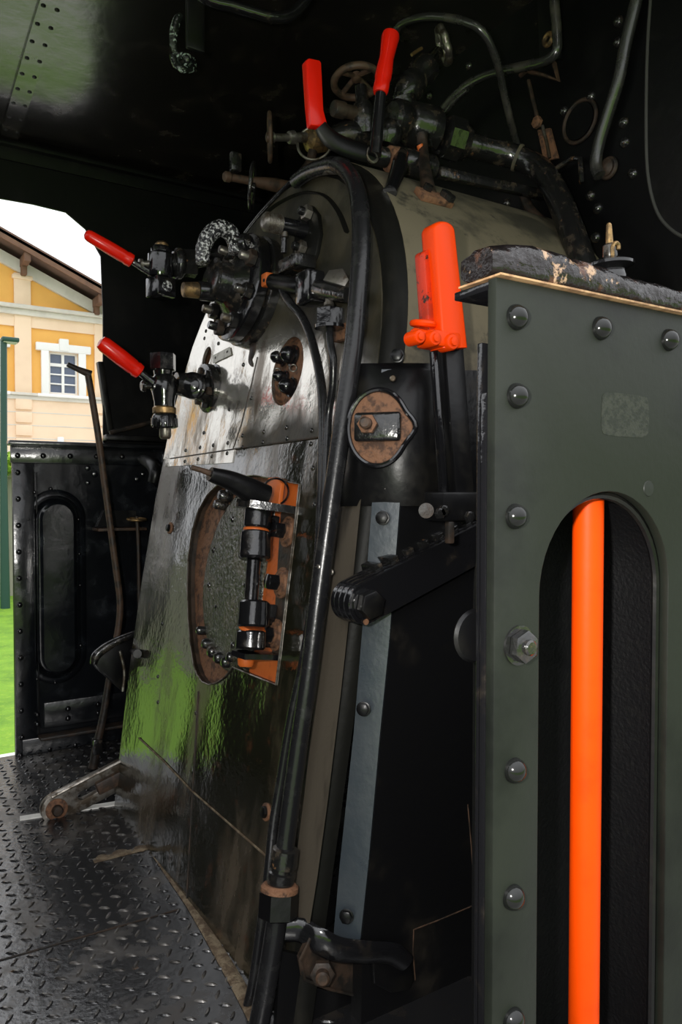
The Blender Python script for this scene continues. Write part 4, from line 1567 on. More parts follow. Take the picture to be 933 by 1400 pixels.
MB().hexa(c + V((.01, .0, 0)), V((-.8, -.6, .1)), .024, .03).build('pipe_nut', 'steel', root)
mb = MB(); mb.hexa(A(325, 443, 'Y', 1.64), (-1, 0, .05), .020, .036); mb.hexa(A(337, 432, 'Y', 1.63), (-1, -.2, .05), .015, .03)
mb.build('bottom_nut', 'fitting', root)
# leak streak of rust below
MB().tube([A(px, py, 'B', .004) for px, py in [(347, 470), (345, 480), (342, 492), (345, 500)]], [.02, .014, .008, .003], 10, flat=(.3, 1)).build('rust_streak', 'rustdark', root)

# ---- blower fitting near the crown
Yk = A(424, 316, 'B', .0).y
root = thing('blower_cock', 'black horizontal cylinder cock with threaded end under the boiler crown', 'cock', A(410, 330, 'B', .03))
MB().lp([(430, 318, 12), (428, 317, 12), (400, 311, 11), (382, 307, 11)], 'Y', Yk).build('barrel', 'black', root)
mb = MB()
rows = []
for k in range(10):
    px = 383 - k * 2.2
    rows += [(px, 307 - k * .45, 13.5), (px - 1.1, 307 - k * .45 - .2, 12)]
rows += [(360, 302, 10), (359, 302, 5)]
mb.lp(rows, 'Y', Yk)
mb.build('threaded_end', 'steel', root)
MB().lp([(389, 316, 6), (389, 325, 6), (389, 326, 4), (388, 346, 4)], 'Y', Yk).build('drain_stem', 'fitting', root)
e = [A(px, py, 'B', .012) for px, py in [(425, 280), (434, 292), (437, 318), (432, 345), (420, 372), (400, 372), (399, 350), (406, 300)]]
MB().poly(e, .014, n=BN, bev=.002).build('mount_plate', 'shoulder', root)
for px, py in [(424, 293), (416, 341)]:
    p = A(px, py, 'B', .012)
    n1 = MB().hexa(p, BN, .016, .016).build('nut', 'steel', root)
    MB().lathe([(.009, 0), (.009, .026), (.007, .028)], p, BN, 12).build('stud_end', 'fitting', n1)
MB().box(A(406, 362, 'B', .03), (.05, .08, .028), bev=.004).build('bottom_block', 'fitting', root)

# sooty inner angle under the crown
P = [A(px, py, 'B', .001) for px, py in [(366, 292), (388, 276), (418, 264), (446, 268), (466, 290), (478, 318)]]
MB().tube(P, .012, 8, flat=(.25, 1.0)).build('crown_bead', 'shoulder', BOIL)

# ---- feed fitting to the right
Bf = .045
root = thing('feed_fitting', 'black horizontal pipe fitting with orange end block, right of the big flange', 'fitting', A(430, 400, 'B', Bf))
a = A(366, 383, 'B', Bf)
mb = MB(); mb.box(a, (.020, .026, .028), bev=.003)
o = mb.build('end_block', 'orangeplate', root, label='orange painted end block')
MB().lathe([(.004, 0), (.004, .002)], a + V((-.0095, -.004, -.003)), (-1, 0, 0), 12).build('block_hole', 'black', o)
MB().lp([(372, 385, 9), (374, 385, 11), (410, 392, 11), (412, 392, 9)], 'B', Bf).build('pipe_length', 'satin', root)
a = A(424, 394, 'B', Bf)
MB().box(a, (.040, .050, .062), bev=.005).build('centre_block', 'black', root)
MB().lp([(436, 395, 12), (438, 395, 13), (455, 399, 12), (478, 404, 10)], 'B', Bf).build('right_barrel', 'fitting', root)
c = A(466, 394, 'B', .01)
MB().hexa(c, V((-.8, -.55, .2)), .028, .03).build('flange_nut', 'steel', root)
MB().lp([(450, 404, 5), (450, 414, 5), (450, 415, 7), (450, 419, 7)], 'B', Bf).build('drop_stem', 'steel', root)
a = A(451, 447, 'B', Bf)
mb = MB(); mb.hexa(a, (0, 0, 1), PX(a, 20), PX(a, 25)); mb.lathe([(PX(a, 21), -.003), (PX(a, 21), .003)], a, Z1)
mb.build('union_nut', 'black', root)
a = A(470, 455, 'B', .01)
MB().box(a, (.02, .05, .03), bev=.004).build('small_clip', 'rust', root)

# ---- pipes down the backhead
def pipe(name, pts, r, mat, label, cat='pipe', seg=14, parent=None, group=None):
    P = [A(p[0], p[1], p[2] if len(p) > 2 else 'B', p[3] if len(p) > 3 else .03) for p in pts]
    o = MB().tube(P, r, seg).build(name, mat, parent, smooth=60)
    if parent is None:
        tag(o, label, cat, group)
    return o


pipe('drain_pipe', [(386, 388, 'B', .045), (388, 400, 'B', .045), (398, 416, 'B', .04), (412, 432, 'B', .03), (424, 458, 'B', .025), (435, 500, 'B', .02), (441, 545, 'B', .02), (441, 620, 'B', .02), (439, 700, 'B', .02), (433, 790, 'B', .02), (416, 900, 'B', .02), (398, 985, 'B', .02), (384, 1070, 'B', .02), (374, 1130, 'B', .025), (367, 1200, 'B', .03), (357, 1270, 'B', .03), (347, 1340, 'B', .03), (333, 1402, 'B', .03), (322, 1460, 'B', .03)], .0088, 'hose', 'thin black pipe bending down from the orange end block to the floor')
pipe('feed_pipe', [(451, 445, 'B', .045), (452, 470, 'B', .045), (456, 495, 'B', .04), (455, 530, 'B', .03), (449, 570, 'B', .02), (445, 650, 'B', .02), (441, 740, 'B', .022), (438, 800, 'B', .022), (424, 900, 'B', .03), (408, 1000, 'B', .03), (394, 1085, 'B', .03), (385, 1165, 'B', .03)], .0075, 'hose', 'thin black pipe dropping straight from the union nut beside the thick hose')
pipe('feed_pipe', [(416, 985, 'B', .03), (404, 1060, 'B', .035), (392, 1120, 'B', .04), (386, 1160, 'B', .04)], .0062, 'rustrod', 'brown rusty pipe between the thick hose and the thin black pipe')
# thick hose over the crown and down the front
hp = [(405, 248, 'B', .015), (422, 236, 'B', .02), (440, 229, 'B', .025), (460, 226, 'B', .03), (476, 236, 'B', .035), (487, 256, 'B', .04), (493, 290, 'B', .045), (494, 340, 'B', .045), (490, 400, 'B', .045), (484, 470, 'B', .045), (473, 550, 'B', .045), (460, 640, 'B', .045), (446, 740, 'B', .045), (434, 830, 'B', .045), (423, 920, 'B', .045), (410, 1010, 'B', .045), (399, 1090, 'B', .045), (390, 1160, 'B', .045)]
root = thing('hose', 'thick glossy black hose running from the boiler crown down to a large hex union', 'hose', A(390, 1160, 'B', .045))
pipe('hose_length', hp, [.0155] * 6 + [.0168] * 5 + [.016] * 3 + [.0150] * 4, 'hose', None, parent=root, seg=18)
MB().lp([(391, 1158, 14), (391, 1161, 18), (388, 1178, 19), (387, 1184, 19), (387, 1186, 16), (386, 1190, 16), (386, 1192, 19), (383, 1212, 18)], 'B', .045).build('hose_ferrule', 'fitting', root)
MB().lp([(383, 1208, 22), (383, 1212, 26), (382, 1218, 26), (382, 1220, 22)], 'B', .045).build('union_ring', 'rust', root)
a = A(380, 1256, 'B', .045); b2 = A(382, 1218, 'B', .045)
mb = MB(); mb.hexa(a, b2 - a, PX(a, 27), (b2 - a).length, rot=.35)
mb.build('union_nut', 'satin', root)
pipe('lower_length', [(381, 1240, 'B', .045), (374, 1290, 'B', .045), (364, 1350, 'B', .045), (353, 1410, 'B', .045), (340, 1490, 'B', .045)], .0172, 'hose', None, parent=root, seg=18)
# thin tube along the crown
pipe('crown_tube', [(336, 318, 'B', .0), (358, 290, 'B', .005), (385, 262, 'B', .005), (410, 238, 'B', .005), (432, 224, 'B', .01), (455, 217, 'B', .01), (476, 222, 'B', .0)], .0055, 'black', 'thin black tube following the curved edge of the boiler crown')
# sleeve on it
pipe('crown_sleeve', [(421, 237, 'B', .02), (444, 230, 'B', .025), (466, 229, 'B', .03)], .013, 'steel', 'short dull metal sleeve where the hose crosses the boiler crown', 'sleeve')

# ================================================================== CORNER: WASHOUT COVER
cW = A(522, 588, 'Y', 1.035)
aW = V((-.74, -.66, .06)).normalized()
root = thing('washout_cover', 'rusty washout plug with a black clamp bar on the boiler corner', 'cover', cW - Z1 * .07)
# black collar sheet wrapped round the corner
mb = MB()
rings = []
for py, bulge in [(497, .004), (508, .012), (540, .022), (590, .026), (640, .022), (680, .012), (692, .004)]:
    row = []
    sh = (590 - py) * .10
    src = [(470 + sh * .4, 1.10, .0), (492 + sh, 1.07, .5), (516 + sh, 1.045, 1.0), (540 + sh, 1.02, 1.0), (560 + sh, 1.0, .9), (585 + sh, .985, .5), (606 + sh * .6, .985, .1)]
    for px, y, w in src:
        row.append(A(px, py, 'Y', y) + aW * bulge * w)
    rings.append(row)
front = rings
vs = [[mb.bm.verts.new(p) for p in r] for r in rings]
bk = [[mb.bm.verts.new(p - aW * .006) for p in r] for r in rings]
for i in range(len(vs) - 1):
    for j in range(len(vs[0]) - 1):
        mb.bm.faces.new((vs[i][j], vs[i][j + 1], vs[i + 1][j + 1], vs[i + 1][j]))
        mb.bm.faces.new((bk[i][j], bk[i + 1][j], bk[i + 1][j + 1], bk[i][j + 1]))
for i in range(len(vs) - 1):
    for j in (0, len(vs[0]) - 1):
        mb.bm.faces.new((vs[i][j], vs[i + 1][j], bk[i + 1][j], bk[i][j]))
for j in range(len(vs[0]) - 1):
    for i in (0, len(vs) - 1):
        mb.bm.faces.new((vs[i][j], bk[i][j], bk[i][j + 1], vs[i][j + 1]))
mb.build('collar', 'satin', root, smooth=60)
fr = Matrix((V((0, 0, 1)).cross(aW).normalized(), aW.cross(V((0, 0, 1)).cross(aW).normalized()), aW)).transposed()
def wdisc(rx, ry, off, lug=True, n=64):
    out = []
    for k in range(n):
        t = 2 * PI * k / n
        r = 1.0
        if lug:
            r += .26 * math.exp(-(((t + .0 + PI) % (2 * PI) - PI) / .28) ** 2)
        out.append(cW + fr @ V((rx * r * math.cos(t), ry * (r if lug else 1) * math.sin(t), off)))
    return out
MB().rings([wdisc(.047, .060, .016), wdisc(.047, .060, .0285), wdisc(.044, .056, .031)]).build('washout_seat', 'rust', root)
MB().tube(wdisc(.050, .063, .029), .0045, 8, smooth=False, closed=True).build('seat_rim', 'black', root)
MB().box(cW + fr @ V((.002, 0, .038)), (.078, .048, .016), fr, bev=.006, seg=3).build('clamp_bar', 'fitting', root)
n1 = MB().hexa(cW + fr @ V((-.012, .003, .044)), aW, .0165, .012).build('clamp_nut', 'rust', root)
MB().lathe([(.010, .010), (.010, .022), (.007, .025), (.0001, .025)], cW + fr @ V((-.012, .003, .044)), aW, 16).build('clamp_stud', 'rustrod', n1)

# bottom corner: mud hole with strap
root = thing('mudhole_cover', 'dark mudhole cover with a bolt under a bent black strap at the boiler foot', 'cover', A(450, 1370, 'Y', 1.03))
P = [A(px, py, 'Y', 1.025) for px, py in [(424, 1284), (438, 1292), (500, 1306), (505, 1350), (494, 1362), (452, 1352), (416, 1338), (411, 1312)]]
MB().poly(P, .012, n=(0, -1, 0)).build('cover_plate', 'rustdark', root)
MB().tube(P, .0036, 6, smooth=False, closed=True).build('cover_edge', 'rustdark', root)
a = A(441, 1327, 'Y', 1.014)
n1 = MB().hexa(a, V((-.5, -.86, .1)), .020, .014).build('cover_nut', 'rustdark', root)
MB().lathe([(.011, .010), (.011, .026), (.008, .029), (.0001, .029)], a, V((-.5, -.86, .1)), 16).build('cover_stud', 'rustrod', n1)
pts = [A(px, py, 'Y', y) for px, py, y in [(388, 1272, 1.06), (412, 1272, 1.045), (436, 1286, 1.02), (462, 1298, 1.005), (500, 1302, .99), (535, 1304, .985), (556, 1318, .985)]]
MB().tube(pts, [.016, .018, .020, .020, .019, .018, .014], 14, flat=(1.15, .45)).build('strap', 'black', root)
P = [A(px, py, 'Y', .988) for px, py in [(510, 1296), (545, 1294), (560, 1306), (567, 1340), (560, 1354), (536, 1358), (512, 1346)]]
MB().poly(P, .008, n=(0, -1, 0), bev=.002).build('strap_end', 'satin', root)
stud(SCREW, root, A(532, 1303, 'Y', .987), (0, -1, 0), name='strap_screw')
# lower skirt plate of the boiler corner
P = [A(px, py, 'Y', 1.05) for px, py in [(384, 1300), (410, 1306), (430, 1350), (500, 1368), (560, 1362), (640, 1360), (640, 1500), (372, 1500)]]
MB().poly(P, .01, n=(0, -1, 0)).build('corner_skirt', 'jacket', BOIL)

# ================================================================== REVERSER
def reverser():
    Yl = .92
    root = thing('reversing_lever', 'tall black reversing lever with an orange grip and trigger beside the boiler', 'lever', A(625, 705, 'Y', Yl))
    t = .026
    def bar(px_top, px_bot, w, y, th, name, mat, bev=.002):
        a, b2 = A(*px_top, 'Y', y), A(*px_bot, 'Y', y)
        ax = (b2 - a).normalized()
        R = Matrix((ax.cross(V((0, 1, 0))).normalized(), V((0, 1, 0)), ax)).transposed()
        return MB().box((a + b2) / 2, (w, th, (b2 - a).length), R, bev=bev).build(name, mat, root)
    bar((616, 470), (634, 712), .038, Yl + .012, .020, 'lever_bar', 'satin')
    bar((593, 476), (607, 690), .010, Yl + .016, .012, 'latch_rod', 'black')
    # main grip: rounded flat handle
    a, b2 = A(598, 306, 'Y', Yl), A(613, 478, 'Y', Yl)
    ax = (b2 - a).normalized(); L = (b2 - a).length
    sx = ax.cross(V((0, 1, 0))).normalized()
    if sx.x < 0: sx = -sx
    out = []
    w0, w1 = PX(a, 15) * 1.25, PX(b2, 19) * 1.25
    for k in range(13):
        th = PI - PI * k / 12
        out.append((w0 * math.cos(th), w0 * .6 - w0 * .6 * math.sin(th)))
    prof = out + [(w1, L), (-w1 * .9, L)]
    mb = MB()
    def P(u, h, y): return a + sx * u + ax * h + V((0, y, 0))
    rings = []
    for y, k in [(-.018, .80), (-.0165, .92), (-.012, 1.0), (.012, 1.0), (.0165, .92), (.018, .80)]:
        rings.append([P(u * k, h + (0 if h > L - .001 else (1 - k) * .02), y) for u, h in prof])
    mb.rings(rings)
    mb.build('grip', 'orange', root, smooth=50, label='bright orange grip')
    # trigger
    a2, b3 = A(580, 344, 'Y', Yl + .012), A(588, 470, 'Y', Yl + .012)
    ax2 = (b3 - a2).normalized(); L2 = (b3 - a2).length
    sx2 = ax2.cross(V((0, 1, 0))).normalized()
    if sx2.x < 0: sx2 = -sx2
    wt = PX(a2, 10)
    prof = []
    for k in range(11):
        th = PI - PI * k / 10
        prof.append((wt * math.cos(th), wt * .7 - wt * .7 * math.sin(th)))
    prof += [(wt * .9, L2), (-wt * .9, L2)]
    mb = MB()
    rings = []
    for y, k in [(-.012, .8), (-.009, 1.0), (.009, 1.0), (.012, .8)]:
        rings.append([a2 + sx2 * u * k + ax2 * h + V((0, y, 0)) for u, h in prof])
    mb.rings(rings)
    mb.build('trigger', 'orangeworn', root, smooth=50, label='chipped orange trigger')
    # loop and pivots
    c = A(579, 443, 'Y', Yl + .01)
    MB().torus(c, V((.0, -.15, 1)), .0165, .0055, 26, 8).build('trigger_loop', 'orange', root)
    mb = MB()
    mb.box(A(600, 466, 'Y', Yl), (.062, .040, .026), bev=.006)
    mb.build('pivot_block', 'orange', root)
    for px, py, r in [(571, 461, 10), (592, 463, 11), (616, 468, 11.5)]:
        c = A(px, py, 'Y', Yl - .018)
        rr = PX(c, r)
        b_ = MB().lathe([(rr, -.02), (rr, .004), (rr * .85, .007), (rr * .55, .0075), (rr * .5, .011), (.0001, .012)], c, (0, -1, 0), 22).build('pivot_boss', 'orange', root)
    MB().lp([(564, 458, 8), (566, 459, 10), (585, 462, 10)], 'Y', Yl).build('trigger_barrel', 'orange', root)
    # foot bracket
    a = A(622, 692, 'Y', Yl)
    MB().box(a, (.088, .05, .046), bev=.004).build('foot_bracket', 'satin', root)
    mb = MB()
    for px, py in [(600, 702), (605, 698), (640, 706)]:
        mb.hexa(A(px, py, 'Y', Yl - .026), (0, -1, 0), .009, .008)
    mb.build('foot_bolts', 'fitting', root)
    MB().lathe([(.012, 0), (.012, .004), (.0001, .005)], A(583, 698, 'Y', Yl), (-.6, -.8, 0), 18).build('rusty_washer', 'rustdark', root)
    MB().box(A(615, 728, 'Y', Yl - .02), (.012, .012, .035), bev=.003).build('foot_pin', 'rustdark', root)
    # notched rack
    x0 = A(478, 818, 'Y', 1.02).x
    z0 = A(478, 820, 'Y', 1.02).z
    root2 = thing('reverser_quadrant', 'black laminated reverser rack with bolt end, rising from the boiler corner below the lever', 'rack', V((x0, .99, z0 - .035)))
    th = math.atan(.36)
    d = V((math.cos(th), 0, math.sin(th))); u = V((-math.sin(th), 0, math.cos(th)))
    r0 = .034
    Lr = .56
    def plate(ya, yb, k, name):
        prof = []
        for i in range(15):
            q = PI / 2 + PI * i / 14
            prof.append(d * (r0 * k * math.cos(q)) + u * (r0 * k * math.sin(q)))
        prof += [d * Lr - u * r0 * k, d * Lr + u * r0 * k]
        c = V((x0, 0, z0))
        mb = MB()
        e = .0012
        rr = []
        for y, kk in [(ya, .97), (ya - e, 1.0), (yb + e, 1.0), (yb, .97)]:
            rr.append([c + p * 1.0 * (kk if i < 15 else 1) + V((0, y, 0)) for i, p in enumerate(prof)])
        mb.rings(rr)
        return mb.build(name, 'black', root2, smooth=35)
    for ya, yb, k in [(1.024, 1.013, 1.0), (1.0115, .999, 1.0), (.9975, .984, 1.0), (.9825, .970, .98)]:
        plate(ya, yb, k, 'rack_plate')
    mb = MB()
    for i in range(12):
        s = .05 + i * .034
        mb.box(V((x0, 1.005, z0)) + d * s + u * (r0 + .004), (.016, .040, .012), Matrix((d, V((0, 1, 0)), u)).transposed(), bev=.0015)
    mb.build('rack_teeth', 'fitting', root2)
    c = V((x0, .970, z0))
    MB().lathe([(.026, 0), (.026, .003)], c, (0, -1, 0), 24).build('bolt_washer', 'black', root2)
    MB().hexa(c + V((0, -.003, 0)), (0, -1, 0), .0225, .018, rot=.3).build('bolt_head', 'satin', root2)
    MB().lathe([(.005, 0), (.005, .002)], c + V((-.003, -.0015, -.028)), (0, -1, 0), 10).build('rust_spot', 'rust', root2)


reverser()

# ================================================================== ABOVE THE BOILER
def on_barrel(px, py, out=0.0):
    """the point of the boiler barrel seen at a photograph position"""
    d = RC @ V(((px - 466.5) / F, (700.0 - py) / F, -1.0))
    cy, cz, r = YC, 1.10, .503 + out
    oy, oz = EYE.y - cy, EYE.z - cz
    a = d.y ** 2 + d.z ** 2
    b = 2 * (oy * d.y + oz * d.z)
    c = oy * oy + oz * oz - r * r
    disc = max(b * b - 4 * a * c, 0)
    return EYE + d * ((-b - math.sqrt(disc)) / (2 * a))


def regulator():
    Yr = 1.30
    root = thing('regulator_gear', 'long black regulator shaft on legs across the boiler top with two red handles', 'regulator', A(540, 262, 'Y', Yr))
    # shaft running forward to the front wall
    a = A(508, 211, 'Y', Yr); e = A(753, 272, 'Y', Yr)
    e.x = min(e.x, XF - .005)
    MB().tube([a, (a + e) / 2, e], .0105, 12, smooth=False).build('shaft', 'satin', root)
    a2 = A(600, 236, 'Y', Yr - .01); e2 = A(750, 268, 'Y', Yr - .01)
    ax = (e2 - a2)
    R = Matrix((ax.normalized(), V((0, 1, 0)), ax.normalized().cross(V((0, 1, 0))))).transposed()
    MB().box((a2 + e2) / 2, (ax.length, .018, .022), R, bev=.003).build('flat_bar', 'fitting', root)
    MB().lp([(505, 211, 10), (508, 212, 13), (527, 216, 13), (529, 216, 10)], 'Y', Yr - .005).build('shaft_boss', 'fitting', root)
    MB().torus(A(509, 212, 'Y', Yr - .03), (0, -1, 0), .0135, .0035, 20, 8).build('boss_ring', 'steel', root)
    MB().lp([(530, 217, 14), (532, 217, 17), (546, 220, 17), (548, 220, 14)], 'Y', Yr).build('bearing', 'rust', root)
    MB().lp([(548, 220, 15), (553, 221, 18), (590, 230, 17), (594, 231, 12)], 'Y', Yr + .01).build('bearing_sleeve', 'fitting', root)
    # legs
    lf = on_barrel(533, 264)
    MB().tube([A(549, 212, 'Y', Yr - .01), A(546, 228, 'Y', (Yr * 2 + lf.y) / 3), A(540, 246, 'Y', (Yr + lf.y * 2) / 3), lf], [.016, .017, .015, .014], 14).build('leg', 'black', root)
    lf = on_barrel(588, 270)
    MB().tube([A(577, 184, 'Y', Yr + .01), A(579, 205, 'Y', Yr), A(582, 236, 'Y', (Yr + lf.y) / 2), lf], [.012, .011, .013, .016], 12).build('leg', 'rustdark', root)
    MB().tube([A(px, py, 'Y', Yr + .0) for px, py in [(574, 198), (579, 212), (581, 222)]], [.007, .008, .005], 10).build('leg_lug', 'orangeplate', root)
    c = on_barrel(592, 274)
    nb = V((0, c.y - YC, c.z - 1.10)).normalized()
    R = Matrix((V((1, 0, 0)), nb.cross(V((1, 0, 0))), nb)).transposed()
    MB().box(c + nb * .006, (.080, .036, .014), R, bev=.003).build('foot_plate', 'rust', root)
    for px, py, r_ in [(604, 277, .012), (610, 282, .011), (580, 268, .010)]:
        MB().hexa(on_barrel(px, py) + nb * .012, nb, r_, .012).build('foot_nut', 'fitting', root)
    # left handle: black arm curving to a flat red grip
    arm = [A(px, py, 'Y', Yr - .025) for px, py in [(512, 213), (495, 208), (470, 200), (450, 188), (438, 172)]]
    ao = MB().tube(arm, [.013, .015, .016, .016, .012], 14, flat=(1.25, .55)).build('handle_arm', 'satin', root)
    P = [A(px, py, 'Y', Yr - .017) for px, py in [(419, 82), (423, 79), (438, 82), (440, 86), (443, 150), (450, 176), (434, 172), (426, 171), (423, 140)]]
    MB().poly(P, .020, n=(0, -1, 0), bev=.003).build('handle_grip', 'red', ao, label='flat red grip')
    # right handle: shaft and turned red grip
    h0 = MB().lp([(513, 212, 9), (517, 180, 8.5), (520, 150, 8), (521, 126, 7.5)], 'Y', Yr - .04).build('handle_arm', 'black', root)
    MB().lp([(520, 128, 9), (521, 125, 10.5), (522, 116, 11), (522.5, 112, 10.4), (523, 106, 11.5), (525, 96, 11.4), (528, 80, 9.8), (531, 66, 11), (534, 52, 12.5), (535, 47, 11.5), (535, 45.5, 7)], 'Y', Yr - .04).build('handle_grip', 'red', h0, label='turned red grip')


regulator()

# steam valve block
Yb = 1.42
root = thing('steam_valve', 'dark cylindrical steam valve block above the boiler behind the red handles', 'valve', A(570, 200, 'Y', Yb))
MB().lp([(534, 160, 20), (538, 162, 25), (548, 165, 26), (552, 166, 23), (556, 167, 23), (560, 169, 28), (584, 177, 31), (590, 179, 31)], 'Y', Yb).build('body', 'fitting', root)
c = A(590, 180, 'Y', Yb - .01)
MB().lathe([(.050, -.03), (.056, -.024), (.056, .0), (.052, .006), (.046, .007), (.0001, .009)], c, V((.42, -.9, .05)), 36).build('end_cover', 'satin', root)
for k in range(6):
    t = 2 * PI * k / 6
    q = frame_z(V((.42, -.9, .05)))
    MB().hexa(c + q @ V((.047 * math.cos(t), .047 * math.sin(t), .004)), V((.42, -.9, .05)), .0075, .008).build('cover_nut', 'fitting', root)
mb = MB()
mb.lp([(528, 200, 12), (530, 190, 18), (532, 180, 20), (534, 170, 14)], 'Y', Yb)
mb.build('inlet', 'fitting', root)
MB().lp([(560, 172, 12), (556, 150, 12), (554, 146, 16), (552, 134, 16)], 'Y', Yb + .03).build('top_neck', 'fitting', root)
# the small wheel valve on top
root = thing('globe_valve', 'black globe valve slanting up to a small chipped handwheel near the ceiling', 'valve', A(560, 140, 'Y', Yb + .05))
MB().lp([(548, 136, 12), (550, 128, 17), (556, 118, 20), (562, 110, 20), (568, 103, 17), (572, 100, 20), (582, 88, 19), (586, 84, 12), (600, 70, 7)], 'Y', Yb + .05).build('body', 'fitting', root)
MB().tube([A(px, py, 'Y', Yb + .04) for px, py in [(563, 75), (570, 70), (577, 66)]], .004, 8).build('pointer', 'brass', root)
handwheel(root, A(607, 62, 'Y', Yb + .05), V((.75, -.55, .35)), .038, .0095, 'steel', 5, wavy=.06)

# left: tilted rusty handwheel above the crown
root = thing('injector_valve', 'black upright valve with a tilted rusty handwheel between the red handles', 'valve', A(497, 170, 'Y', 1.50))
handwheel(root, A(488, 112, 'Y', 1.50), V((.02, .18, .97)), .054, .0085, 'rustrod', 4, dish=.012)
MB().lp([(493, 118, 8), (496, 138, 9), (497, 150, 16), (498, 165, 18), (500, 185, 14)], 'Y', 1.50).build('stem', 'fitting', root)
MB().lp([(456, 148, 10), (458, 148, 11), (470, 151, 11), (471, 151, 9), (502, 158, 9), (503, 158, 14), (508, 160, 14)], 'Y', 1.50).build('cross_pipe', 'rustdark', root)
MB().lp([(452, 185, 10), (465, 180, 16), (480, 178, 20), (500, 182, 18), (512, 186, 14)], 'Y', 1.52).build('body', 'fitting', root)
# edge-on handwheel at the far left
root = thing('sanding_valve', 'black spindle valve with an edge-on handwheel, left of the flat red grip', 'valve', A(420, 195, 'Y', 1.72))
axw = V((.90, -.42, .03))
handwheel(root, A(369, 188, 'Y', 1.72), axw, .056, .005, 'rustrod', 4)
MB().lp([(366, 188, 6), (374, 188, 7), (376, 188, 5), (394, 187, 5), (395, 187, 8), (400, 187, 9), (402, 187, 9), (403, 187, 6), (420, 188, 7)], 'Y', 1.72).build('spindle', 'steel', root)
MB().lp([(418, 188, 9), (424, 190, 17), (430, 191, 18), (440, 193, 15), (452, 196, 10)], 'Y', 1.72).build('body', 'brass', root)
MB().torus(A(430, 196, 'Y', 1.70), V((-.6, -.78, .1)), .044, .0035, 36, 8).build('guard_ring', 'steel', root)
MB().tube([A(px, py, 'Y', 1.72) for px, py in [(428, 205), (424, 222), (414, 236), (404, 246)]], .012, 12).build('outlet', 'rustdark', root)
# rusty rod with wheel
root = thing('blowdown_valve', 'rusty brown valve spindle with a thin black handwheel beside the boiler crown', 'valve', A(350, 255, 'Y', 1.78))
MB().lp([(306, 241, 5), (308, 241, 7), (314, 242, 7), (316, 242, 5), (340, 246, 5.5), (362, 250, 8), (376, 252, 9), (400, 257, 8)], 'Y', 1.78).build('spindle', 'rustrod', root)
handwheel(root, A(345, 256, 'Y', 1.78), V((.86, -.48, -.1)), .058, .0048, 'fitting', 4)
MB().box(A(322, 222, 'Y', 1.86), (.03, .02, .05), bev=.004).build('clip', 'fitting', root)

# big steam pipe along the top
root = thing('steam_pipe', 'thick dark steam pipe from the valve block, bending down behind the armrest', 'pipe', A(700, 230, 'Y', 1.36))
P = [A(612, 190, 'Y', 1.40), A(640, 198, 'Y', 1.38), A(675, 207, 'Y', 1.36), A(706, 215, 'Y', 1.33), A(733, 228, 'Y', 1.29), A(752, 248, 'Y', 1.24), A(770, 285, 'Y', 1.18), A(785, 325, 'Y', 1.13), A(800, 370, 'Y', 1.09), A(812, 420, 'Y', 1.07), A(822, 480, 'Y', 1.06)]
P = [V((min(p.x, XF - .035), p.y, p.z)) for p in P]
MB().tube(P, .0285, 20).build('pipe_length', 'fitting', root, smooth=60)
a = A(606, 186, 'Y', 1.40); b2 = A(640, 197, 'Y', 1.385)
mb = MB(); mb.hexa(a, b2 - a, .050, .05, n=8, bev=.2); mb.lathe([(.046, .045), (.040, .062), (.03, .066)], a, b2 - a, 24)
mb.build('union_nut', 'fitting', root)
MB().lathe([(.031, 0), (.032, .004), (.031, .008)], P[3], P[4] - P[2], 20).build('pipe_band', 'barrel', root)
# lower curved pipe
Q = [A(px, py, 'X', XF - .035) for px, py in [(716, 262), (724, 285), (745, 305), (768, 322), (780, 345), (786, 380)]]
tag(MB().tube(Q, .012, 12).build('drain_pipe', 'rustdark', smooth=60), 'thin rusty pipe curving beneath the thick steam pipe at the front wall', 'pipe')

# arched thin pipe and cables on the front wall
XW = XF - .02
def wallpipe(name, pts, r, mat, label, x=XW):
    return tag(MB().tube([A(px, py, 'X', x) for px, py in pts], r, 12).build(name, mat, smooth=60), label, 'pipe')
AP = [(538, 52, 1.10), (548, 34, 1.10), (575, 24, 1.10), (610, 24, 1.12), (645, 33, 1.14), (665, 50, 1.17), (680, 85, 1.22), (688, 120, 1.27), (697, 160, 1.32), (708, 200, XW), (716, 225, XW)]
tag(MB().tube([A(px, py, 'X', x) for px, py, x in AP], .0090, 12).build('arched_pipe', 'wallpipe', smooth=60), 'thin arched black pipe high on the front wall behind the globe valve', 'pipe')
wallpipe('cable_pipe', [(596, 165), (610, 145), (632, 122), (660, 105), (690, 96), (720, 90), (748, 82), (761, 70), (762, 45), (758, 0), (755, -40)], .0115, 'wallpipe', 'black pipe rising from the valve block and turning up the front wall', x=XW - .04)
wallpipe('cable_pipe', [(607, 158), (622, 138), (640, 122)], .007, 'wallpipe', 'short black spur pipe beside the valve block end cover', x=XW - .04)
wallpipe('hand_pipe', [(878, -40), (868, 10), (856, 60), (846, 110), (832, 155), (820, 195), (815, 225), (820, 240)], .0135, 'wallpipe', 'black pipe curving down the front wall beside the spectacle window')
tag(MB().torus(A(793, 166, 'X', XF - .004), (-1, 0, 0), .046, .0045, 40, 8).build('blank_ring', 'rustdark'), 'thin round ring fixed to the front wall left of the curving pipe', 'ring')
MB().lathe([(.040, 0), (.040, .003)], A(793, 166, 'X', XF - .001), (-1, 0, 0), 36).build('blank_disc', 'wall', bpy.data.objects['blank_ring'])
